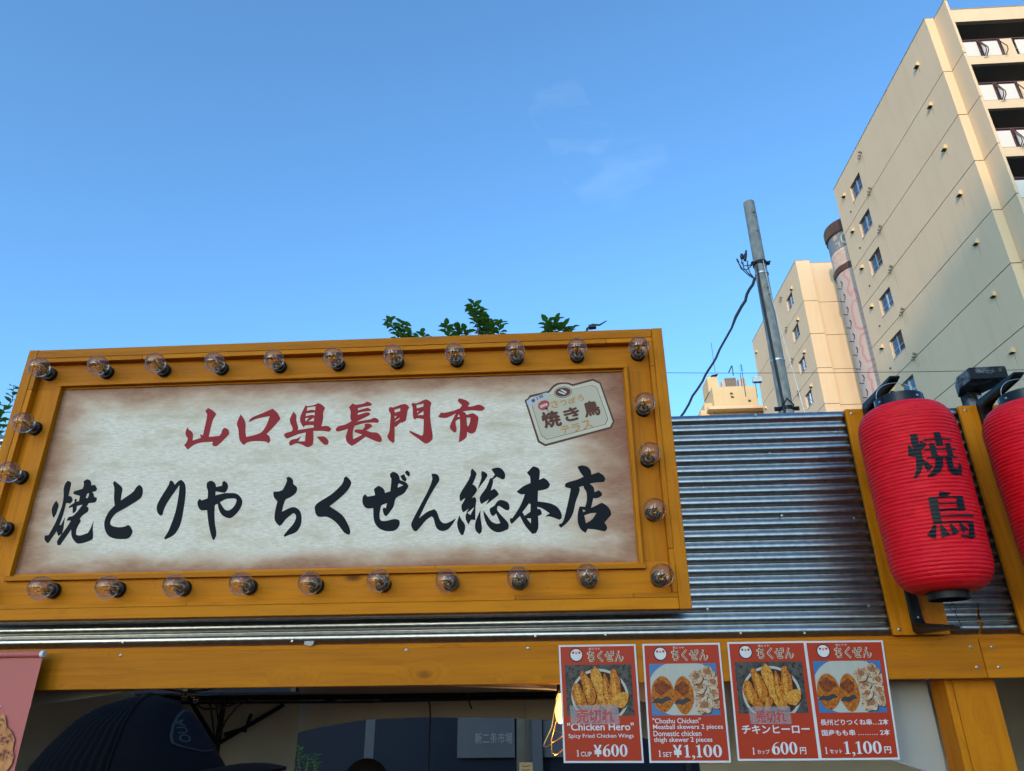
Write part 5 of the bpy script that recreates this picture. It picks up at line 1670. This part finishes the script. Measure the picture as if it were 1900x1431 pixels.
for z in joints[1:-1]:
    box_obj('joint_backing', DARK_JOINT, b1, X1 + 0.035, X1 + 0.20, Y1 + 0.05, Y1B - 0.02, z - 0.021, z + 0.021)
box_obj('joint_backing', DARK_JOINT, b1, X1 + 0.23, 21.50, Y1 + 0.03, Y1 + 0.20, 0.0, 35.40)
box_obj('joint_backing', DARK_JOINT, b1, 21.53, 21.615, 25.21, Y1 + 0.5, 0.0, 35.30)
box_obj('coping', ALU, b1, X1 - 0.03, 21.40, Y1 - 0.03, Y1B + 0.03, 35.521, 35.56)
box_obj('coping', ALU, b1, 21.48, 21.66, 25.15, Y1 - 0.04, 35.401, 35.44)
box_obj('roof_slab', CREAM_WALL, b1, X1 + 0.3, 34.0, Y1 + 0.65, Y1B - 0.35, 35.301, 35.50)
box_obj('top_beam', CREAM_WALL, b1, 21.641, 34.0, 25.24, 25.46, 33.84, 34.74)
box_obj('top_beam_coping', ALU, b1, 21.641, 34.0, 25.20, 26.7, 34.741, 34.78)
box_obj('top_soffit', SOFFIT, b1, 21.641, 34.0, 25.461, 26.7, 33.90, 34.0)
box_obj('far_wall', CREAM_WALL, b1, X1 + 0.221, 34.0, Y1B - 0.25, Y1B - 0.001, 0.0, 35.5)
for k in range(11):
    zs = 30.84 - FH * k
    if zs < 0.5:
        break
    balcony(b1, zs, 21.642, 34.0, 25.25, 26.68)
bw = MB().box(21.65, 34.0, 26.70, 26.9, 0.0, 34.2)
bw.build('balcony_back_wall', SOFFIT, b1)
for k in range(6):
    for x in (22.2, 25.0, 27.8):
        w = box_obj('balcony_window', ALU, b1, x, x + 1.7, 26.66, 26.699, 31.45 - FH * k, 33.35 - FH * k)
        box_obj('pane', WINGLASS, w, x + 0.06, x + 0.82, 26.645, 26.659, 31.52 - FH * k, 33.28 - FH * k)
        box_obj('pane', WINGLASS, w, x + 0.88, x + 1.64, 26.645, 26.659, 31.52 - FH * k, 33.28 - FH * k)

b2 = thing('apartment_block', 'cream apartment block farther back beside the round sign tower', 'building', (20.6, 48.26, 0), 'cream apartment blocks')
X3, Y3, Y3B = 20.6, 48.26, 62.4
joints = [34.86, 31.06] + [31.06 - FH * k for k in range(1, 11)] + [0.0]
box_obj('core', DARK_JOINT, b2, X3 + 0.95, 33.0, Y3 + 0.9, Y3B - 0.3, 0.0, 34.6)
for i in range(len(joints) - 1):
    zt, zb_ = joints[i] - (0.0 if i == 0 else 0.022), joints[i + 1] + 0.022
    wz = (31.06 + 1.0) - FH * i
    if wz + 1.15 < zt and wz > zb_:
        side_wall(b2, X3, Y3, Y3B, zb_, zt, 50.25, 51.8, wz, wz + 1.12, CREAM_WALL)
        side_window(b2, X3, 50.25, 51.8, wz, wz + 1.12, i in (1, 4))
        box_obj('sill', ALU, b2, X3 - 0.03, X3 + 0.09, 50.23, 51.82, wz - 0.03, wz - 0.002)
        vent_hood(b2, X3, 50.0, wz + 1.24)
        vent_hood(b2, X3, 61.5, wz + 1.22)
        pipe_vents(b2, X3, 52.6, wz + 1.95)
    else:
        box_obj('wall_panel', CREAM_WALL, b2, X3, X3 + 0.22, Y3, Y3B, zb_, zt)
    box_obj('wall_panel', CREAM_WALL, b2, X3 + 0.221, 21.72, Y3 + 0.001, Y3 + 0.3, zb_, zt)
    box_obj('wall_panel', CREAM_WALL, b2, 21.722, 33.0, Y3 + 0.28, Y3 + 0.6, zb_, zt - (0.10 if i == 0 else 0))
for z in joints[1:-1]:
    box_obj('joint_backing', DARK_JOINT, b2, X3 + 0.035, X3 + 0.20, Y3 + 0.05, Y3B - 0.02, z - 0.021, z + 0.021)
box_obj('joint_backing', DARK_JOINT, b2, X3 + 0.23, 21.70, Y3 + 0.04, Y3 + 0.26, 0.0, 34.7)
box_obj('joint_backing', DARK_JOINT, b2, 21.73, 33.0, Y3 + 0.32, Y3 + 0.55, 0.0, 34.6)
box_obj('coping', ALU, b2, X3 - 0.03, 21.75, Y3 - 0.03, Y3B + 0.03, 34.861, 34.90)
box_obj('coping', ALU, b2, 21.751, 33.0, Y3 + 0.24, Y3 + 0.64, 34.762, 34.80)

# ------------------------------------------------------------------ round sign tower between the blocks
tw = thing('sign_tower', 'round pale sign tower with pink outlined letters between the apartment blocks', 'tower', (23.5, 44.3, 0))
TX, TY, TR = 23.5, 44.3, 1.72
body = MB().lathe([(TR, 0.0), (TR, 30.70)], (TX, TY, 0), 2, 64, False).build('shaft', PALE_WALL, tw, True)
MB().lathe([(TR + 0.02, 30.70), (TR + 0.06, 30.72), (TR + 0.06, 31.20), (TR + 0.02, 31.22)], (TX, TY, 0), 2, 64, False).build('dark_band', BROWN_STEEL, tw, True)
t = NT('pink_tile_band')
br = t.new('ShaderNodeTexBrick')
tcu = t.coord('UV', (1, 1, 1))
n1 = t.noise(t.coord('Object', (3, 3, 5)), 1.0, 4, 0.7)
c = t.mix(t.rng(n1, 0.3, 0.7), (0.52, 0.36, 0.30), (0.66, 0.56, 0.48))
PINKTILE = t.done(c, 0.7)
MB().lathe([(TR + 0.01, 31.22), (TR + 0.01, 32.55)], (TX, TY, 0), 2, 64, False).build('tile_band', PINKTILE, tw, True)
BLUEGREY = plain('blue_grey_band', (0.17, 0.21, 0.25), 0.7)
MB().lathe([(TR + 0.012, 32.55), (TR + 0.012, 33.90)], (TX, TY, 0), 2, 64, False).build('blue_band', BLUEGREY, tw, True)
crown = MB().lathe([(TR + 0.02, 33.90), (TR + 0.10, 33.92), (TR + 0.12, 34.90), (TR, 34.95), (0.1, 34.95)], (TX, TY, 0), 2, 64, False).build('crown_band', BROWN_STEEL, tw, True)


def on_tower(a, z, r_):
    return (TX + r_ * math.sin(a), TY - r_ * math.cos(a), z)


for k in range(34):
    a = -1.9 + k * 0.075
    m = MB()
    m.add([on_tower(a + da, z, TR + e) for z in (33.98, 34.78) for da, e in ((-0.014, 0.105), (-0.014, 0.16), (0.014, 0.16), (0.014, 0.105))],
          [(0, 1, 5, 4), (1, 2, 6, 5), (2, 3, 7, 6), (4, 5, 6, 7), (3, 2, 1, 0)])
    m.build('crown_slat', DARK_JOINT, crown)
    if k % 2 == 0:
        m = MB()
        m.add([on_tower(a + da, z, TR + e) for z in (30.76, 31.16) for da, e in ((-0.02, 0.055), (-0.02, 0.11), (0.02, 0.11), (0.02, 0.055))],
              [(0, 1, 5, 4), (1, 2, 6, 5), (2, 3, 7, 6), (4, 5, 6, 7), (3, 2, 1, 0)])
        m.build('dentil', DARK_JOINT, tw)
rg = random.Random(3)
for row in range(5):
    for k in range(14):
        a = -1.7 + k * 0.115 + (row % 2) * 0.055
        z = 31.27 + row * 0.25
        m = MB()
        r0, r1 = TR + 0.012, TR + 0.03 + 0.015 * rg.random()
        m.add([on_tower(a + da, zz, rr) for zz in (z, z + 0.215) for da, rr in ((0.0, r0), (0.004, r1), (0.101, r1), (0.105, r0))],
              [(0, 1, 5, 4), (1, 2, 6, 5), (2, 3, 7, 6), (4, 5, 6, 7), (3, 2, 1, 0)])
        m.build('tile', PINKTILE, tw)


def tower_text(s, off, a0, a1, z0, z1, m, parent):
    vs, fs = fit_text(('t', s, off), lambda u, v_: on_tower(lerp(a0, a1, u), lerp(z1, z0, v_), TR + 0.03), (0, 1, 0, 1))
    MB().add(vs, fs).build('lettering', m, parent)


tower_text('金', 0.02, -1.28, -1.02, 33.35, 33.85, CREAM_INK, tw)
tower_text('割', 0.02, -1.22, -0.98, 32.65, 33.2, CREAM_INK, tw)
tower_text('C', 0.03, -0.90, -0.62, 32.75, 33.75, CREAM_INK, tw)
PINKINK = plain('faded_pink_paint', (0.50, 0.27, 0.28), 0.7)


def tower_stroke(pts, wd, m):
    # resample and give the stroke its width on the cylinder
    dense = []
    for (a, z), (b, y) in zip(pts, pts[1:]):
        n = max(2, int(math.hypot((b - a) * TR, y - z) / 0.12))
        dense += [(lerp(a, b, k / n), lerp(z, y, k / n)) for k in range(n)]
    dense.append(pts[-1])
    left, right = [], []
    for k, (a, z) in enumerate(dense):
        p, q = dense[max(0, k - 2)], dense[min(len(dense) - 1, k + 2)]
        dx, dz = (q[0] - p[0]) * TR, q[1] - p[1]
        L_ = math.hypot(dx, dz) or 1
        nx_, nz_ = -dz / L_ * wd, dx / L_ * wd
        left.append(on_tower(a + nx_ / TR, z + nz_, TR + 0.02))
        right.append(on_tower(a - nx_ / TR, z - nz_, TR + 0.02))
    n = len(dense)
    MB().add(left + right, [(k, k + 1, n + k + 1, n + k) for k in range(n - 1)]).build('letter_outline', m, tw)


for st in ([(-0.5, 30.75), (-0.74, 30.71), (-1.05, 30.85), (-1.15, 30.33), (-0.95, 29.67), (-1.15, 29.11), (-1.05, 28.5), (-0.84, 28.95), (-0.72, 28.3)], [(-0.45, 28.1), (-0.76, 28.06), (-1.04, 28.0), (-1.16, 27.46), (-1.16, 26.1), (-0.98, 25.74), (-0.6, 25.82)],
           [(-0.45, 25.4), (-0.73, 25.34), (-1.02, 25.3), (-1.16, 24.73), (-1.07, 24.34), (-1.13, 23.96), (-1.02, 23.25), (-0.6, 23.22)], [(-0.45, 22.8), (-0.69, 22.8), (-1.03, 22.65), (-1.14, 22.17), (-1.03, 21.81), (-1.08, 21.44), (-1.03, 20.61), (-0.6, 20.54)]):
    tower_stroke(st, 0.085, PINKINK)
for z in (27.8, 27.5, 27.2, 26.8, 26.5, 24.9, 24.5, 24.1, 23.7, 22.4, 22.1, 21.7):
    tower_stroke([(-0.86, z), (-0.62, z - 0.03)], 0.035, PINKINK)
for k in range(9):
    z = 30.1 - k * 1.08
    tower_stroke([(-1.40, z), (-1.33, z - 0.25), (-1.41, z - 0.5)], 0.045, DARK_INK)
    MB().tube([on_tower(-1.45, z - 0.6, TR - 0.02), on_tower(-1.45, z - 0.6, TR + 0.32)], 0.03, 6).build('bracket_arm', IRON, tw, True)

# ------------------------------------------------------------------ far building with roof plant
b3 = thing('sand_building', 'sand coloured building with rooftop machines above the sheets', 'building', (20, 70, 0))
box_obj('upper_wall', SAND_WALL, b3, 17.95, 22.65, 70.0, 78.0, 30.9, 33.45)
box_obj('side_wing', SAND_WALL, b3, 17.1, 17.949, 71.0, 79.0, 0.0, 32.0)
box_obj('lower_wall', SAND_WALL, b3, 16.45, 24.5, 70.3, 79.5, 0.0, 30.899)
co = box_obj('cornice', CREAM_WALL, b3, 17.1, 24.0, 69.2, 70.299, 30.55, 30.9)
box_obj('stair_tower', SAND_WALL, b3, 17.85, 19.0, 71.2, 74.0, 33.451, 35.2)
MB().prism([(18.35, 35.25), (19.05, 35.4), (19.02, 35.48), (18.32, 35.33)], 1, 71.0, 72.2).build('solar_panel', IRON, b3)
GREYBROWN = plain('grey_brown_cladding', (0.22, 0.17, 0.14), 0.7, var=0.2)
ta = box_obj('plant_box', GREYBROWN, b3, 19.65, 20.8, 70.6, 71.8, 33.46, 34.75)
for k in range(7):
    box_obj('louvre', SOFFIT, ta, 19.70, 20.75, 70.56, 70.60, 33.6 + 0.16 * k, 33.66 + 0.16 * k)
box_obj('tank', PALE_WALL, b3, 19.25, 19.62, 70.6, 71.4, 33.46, 34.5, 0.05)
box_obj('plant_box', PALE_WALL, b3, 21.05, 21.8, 70.5, 71.3, 33.60, 34.65, 0.04)
box_obj('plant_foot', DARK_VENT, b3, 21.1, 21.75, 70.55, 71.25, 33.455, 33.599)
for x, z0_, z1_, r_ in ((21.38, 32.2, 36.1, 0.035), (18.5, 35.2, 38.8, 0.025), (20.4, 34.7, 35.9, 0.05), (22.6, 32.0, 34.6, 0.03), (21.15, 33.4, 35.0, 0.03)):
    MB().tube([(x, 69.95, z0_), (x + 0.02, 69.95, z1_)], r_, 6).build('mast', IRON, b3, True)
MB().tube([(20.38, 69.95, 35.9), (20.15, 69.95, 35.45), (19.95, 69.95, 35.1)], 0.06, 6).build('crane_arm', IRON, b3, True)
for k in range(4):
    MB().tube([(21.15, 69.95, 35.9 - 0.2 * k), (21.6, 69.95, 35.9 - 0.2 * k)], 0.015, 5).build('aerial_bar', IRON, b3, True)
for x, z in ((21.7, 31.7), (19.9, 32.6), (19.95, 32.2)):
    box_obj('wall_vent', DARK_VENT, b3, x - 0.13, x + 0.13, 69.90, 69.999, z - 0.09, z + 0.09)

# ------------------------------------------------------------------ block behind the viewer whose shadow lies over the street
off = thing('office_tower', 'tall grey office tower far behind the viewer', 'building', (-60, -168, 0))
OH = 74.0
box_obj('body', OFFICE, off, -77, -43, -176, -160, 0.0, OH)
for k in range(21):
    box_obj('window_band', WINGLASS, off, -76, -44, -160.0, -159.9, 2.0 + 3.3 * k, 3.9 + 3.3 * k)
    sl = MB()
    for j in range(9):
        sl.box(-76 + 4.0 * j, -75.2 + 4.0 * j, -159.9, -159.7, 1.6 + 3.3 * k, 4.3 + 3.3 * k)
    sl.build('pier', OFFICE, off)

# ------------------------------------------------------------------ people


def figure(label, root, face, cloth_m, name='person', hair=True):
    """standing figure; one continuous skin from head to feet, facing the angle `face` (0 = +X)"""
    per = thing(name, label, 'person', root)
    joints_ = {
        'pelvis': ((0, 0, 0.90), 0.145), 'belly': ((0.01, 0, 1.08), 0.140), 'chest': ((0.0, 0, 1.25), 0.150), 'collar': ((-0.01, 0, 1.37), 0.085), 'neck': ((0.0, 0, 1.43), 0.052),
        'jaw': ((0.02, 0, 1.50), 0.068), 'skull': ((0.0, 0, 1.575), 0.078), 'crown': ((-0.01, 0, 1.63), 0.050), 'nose': ((0.105, 0, 1.525), 0.012),
        'earl': ((-0.005, 0.082, 1.53), 0.018), 'earr': ((-0.005, -0.082, 1.53), 0.018),
    }
    bones = [('pelvis', 'belly'), ('belly', 'chest'), ('chest', 'collar'), ('collar', 'neck'), ('neck', 'jaw'), ('jaw', 'skull'), ('skull', 'crown'), ('jaw', 'nose'), ('skull', 'earl'), ('skull', 'earr')]
    for s, sg in (('l', 1), ('r', -1)):
        joints_.update({'sh' + s: ((-0.01, sg * 0.185, 1.34), 0.062), 'el' + s: ((-0.02, sg * 0.235, 1.07), 0.045), 'wr' + s: ((0.06, sg * 0.225, 0.84), 0.030), 'ha' + s: ((0.09, sg * 0.215, 0.76), 0.028),
                        'hi' + s: ((0, sg * 0.10, 0.86), 0.095), 'kn' + s: ((0.015, sg * 0.105, 0.48), 0.062), 'an' + s: ((-0.01, sg * 0.11, 0.09), 0.042), 'to' + s: ((0.13, sg * 0.12, 0.035), 0.034)})
        bones += [('collar', 'sh' + s), ('sh' + s, 'el' + s), ('el' + s, 'wr' + s), ('wr' + s, 'ha' + s), ('pelvis', 'hi' + s), ('hi' + s, 'kn' + s), ('kn' + s, 'an' + s), ('an' + s, 'to' + s)]
        for f in range(5):
            nm = 'f%d%s' % (f, s)
            if f < 4:
                joints_[nm] = ((0.105 + 0.018 * (1.5 - abs(f - 1.3)) * 0.6, sg * (0.235 - 0.014 * f), 0.69 - 0.012 * (1.5 - abs(f - 1.3))), 0.0085)
            else:
                joints_[nm] = ((0.125, sg * 0.185, 0.735), 0.0095)
            bones.append(('ha' + s, nm))
    names = list(joints_)
    me = bpy.data.meshes.new('body')
    ca, sa = math.cos(face), math.sin(face)
    me.from_pydata([(p[0] * ca - p[1] * sa, p[0] * sa + p[1] * ca, p[2]) for p, r_ in joints_.values()], [(names.index(a), names.index(b)) for a, b in bones], [])
    o = bpy.data.objects.new('body', me)
    COL.objects.link(o)
    o.parent = per
    sk = o.modifiers.new('skin', 'SKIN')
    o.modifiers.new('smooth', 'SUBSURF').levels = 2
    o.modifiers['smooth'].render_levels = 2
    for i, (p, r_) in enumerate(joints_.values()):
        sv = me.skin_vertices[0].data[i]
        sv.radius = (r_, r_)
        sv.use_root = i == 0
    # clothes below the neck, skin above and on the hands
    t = NT(name + '_skin_and_clothes')
    sp_ = t.new('ShaderNodeSeparateXYZ')
    tc_ = t.new('ShaderNodeTexCoord')
    t.l.new(tc_.outputs['Object'], sp_.inputs[0])
    f = t.rng(sp_.outputs['Z'], 1.415, 1.425)
    hand = t.math('MULTIPLY', t.rng(sp_.outputs['Z'], 0.83, 0.82), t.rng(t.math('ABSOLUTE', sp_.outputs['Y' if abs(ca) > 0.7 else 'X']), 0.16, 0.17))
    c = t.mix(t.math('MAXIMUM', f, hand), cloth_m, (0.47, 0.27, 0.18))
    o.data.materials.append(t.done(c, 0.7))
    return per, o


# onlooker in a navy cap, close to the camera, turned to the right
PCX, PCY = -0.57, -1.0
per, body = figure('person in a dark navy cap standing close at the lower left, facing right', (PCX, PCY, 0), 0.0, (0.02, 0.022, 0.03))
FRONT = [(1.535, 0.132), (1.562, 0.128), (1.589, 0.114), (1.608, 0.096), (1.645, 0.066), (1.667, 0.043), (1.675, 0.018), (1.677, 0.0)]
BACK = [(1.535, 0.145), (1.562, 0.142), (1.587, 0.134), (1.613, 0.116), (1.647, 0.085), (1.665, 0.057), (1.674, 0.025), (1.677, 0.0)]
SIDE = [(1.535, 0.108), (1.562, 0.107), (1.600, 0.100), (1.640, 0.078), (1.660, 0.052), (1.672, 0.022), (1.677, 0.0)]
cfr, cbk, csd = interp(FRONT), interp(BACK), interp(SIDE)


def cap_r(a, z):
    c = math.cos(a)
    main = cfr(z) if c > 0 else cbk(z)
    s = csd(z)
    if main < 1e-5:
        return 0.0
    return 1.0 / math.sqrt((c / main) ** 2 + (math.sin(a) / max(s, 1e-4)) ** 2)


def cap_pt(a, z, e=0.0):
    rr = cap_r(a, z) + e
    return (PCX + rr * math.cos(a), PCY + rr * math.sin(a), z)


m = MB()
na = 260
zs = [1.535 + (1.6765 - 1.535) * (1 - (1 - k / 30) ** 1.7) for k in range(31)]
vs = []
for z in zs:
    for k in range(na):
        a = 2 * math.pi * k / na
        aa = abs((a + math.pi) % (2 * math.pi) - math.pi)
        rib = 0.0017 * math.sin(aa * 52) * (1.0 if aa > R(80) else 0.0) * min(1.0, (1.677 - z) / 0.02)
        vs.append(cap_pt(a, z, rib if z < 1.672 else 0.0))
m.add(vs, [(j * na + k, j * na + (k + 1) % na, (j + 1) * na + (k + 1) % na, (j + 1) * na + k) for j in range(30) for k in range(na)])
cap = m.build('cap', CAP, per, True)
for a in (R(-80), R(80)):
    MB().tube([cap_pt(a, z, 0.0006) for z in zs[:-2]], 0.0022, 6).build('seam', CAP, cap, True)
MB().lathe([(0.006, 0.0), (0.005, 0.003), (0.001, 0.0045)], (PCX, PCY, 1.6762), 2, 12).build('button', CAP, cap, True)
br_ = MB()
vs = []
nu, nv = 16, 5
for e in (0.0, -0.004):
    for j in range(nv + 1):
        for k in range(nu + 1):
            a = R(-58) + R(116) * k / nu
            f = j / nv
            base = cap_pt(a, 1.572, -0.004)
            rr = cap_r(a, 1.572) + f * (0.078 * math.cos(a * 1.35) ** 0.6 if abs(a * 1.35) < 1.5 else 0.0)
            sag = 0.018 * (math.sin(a)) ** 2
            vs.append((PCX + rr * math.cos(a), PCY + rr * math.sin(a), 1.588 - sag + 0.004 * f * (1 - f) * 4 - 0.003 * f + e))
w = nu + 1
kk = w * (nv + 1)
top_f = [(j * w + k, j * w + k + 1, (j + 1) * w + k + 1, (j + 1) * w + k) for j in range(nv) for k in range(nu)]
fs = top_f + [tuple(i + kk for i in reversed(f)) for f in top_f]
fs += [(nv * w + k, nv * w + k + 1, kk + nv * w + k + 1, kk + nv * w + k) for k in range(nu)]
br_.add(vs, fs).build('brim', CAP, cap, True)


az = [(-0.037, 1.6569), (-0.417, 1.6488), (-0.593, 1.6372), (-0.651, 1.6265), (-0.642, 1.6183), (-0.527, 1.6142), (-0.36, 1.6105), (-0.2, 1.6073), (0.04, 1.607), (0.45, 1.609), (0.6, 1.625), (0.55, 1.642), (0.3, 1.655)]
ca_ = sum(p[0] for p in az) / len(az)
cz_ = sum(p[1] for p in az) / len(az)
for sc_, e, mm, nm in ((1.06, 0.0016, CAP_STITCH, 'patch_edge'), (0.97, 0.0024, CAP_PATCH, 'patch')):
    m = MB()
    vs = []
    for f in (1.0, 0.8, 0.6, 0.4, 0.2):
        vs += [cap_pt(ca_ + (a - ca_) * f * sc_, cz_ + (z - cz_) * f * sc_, e) for a, z in az]
    vs.append(cap_pt(ca_, cz_, e))
    n = len(az)
    fs = [(j * n + k, j * n + (k + 1) % n, (j + 1) * n + (k + 1) % n, (j + 1) * n + k) for j in range(4) for k in range(n)]
    fs += [(4 * n + k, 4 * n + (k + 1) % n, 5 * n) for k in range(n)]
    m.add(vs, fs).build(nm, mm, cap, True)
a_hi, a_lo = min(p[0] for p in az), max(p[0] for p in az)
vs, fs = fit_text(('t', 'OUA', 0.02), lambda s, t_: cap_pt(lerp(a_hi + 0.10, a_hi + 0.32, t_), lerp(1.618, 1.646, s), 0.0034), (0, 1, 0, 1))
MB().add(vs, fs).build('patch_lettering', CAP_STITCH, cap)

# vendor behind the counter, only the top of the head shows
ven, vb = figure('person with black hair behind the counter, only the crown showing', (-0.778, 1.2, -0.17), -math.pi / 2, (0.02, 0.02, 0.022), 'person')
ven.location.z = 0.0
ven.scale = (0.9, 0.9, 0.9)
hm = MB()
prof = []
for k in range(11):
    a = math.pi / 2 * k / 10
    prof.append((0.092 * math.cos(a) + 0.0005, 1.392 + 0.092 * math.sin(a)))
hm.lathe([(0.088, 1.33)] + prof, (-0.778, 1.2, 0), 2, 28, False)
ho = hm.build('hair', HAIR, ven, True)
ho.scale = (1 / 0.9, 1 / 0.9, 1 / 0.9)
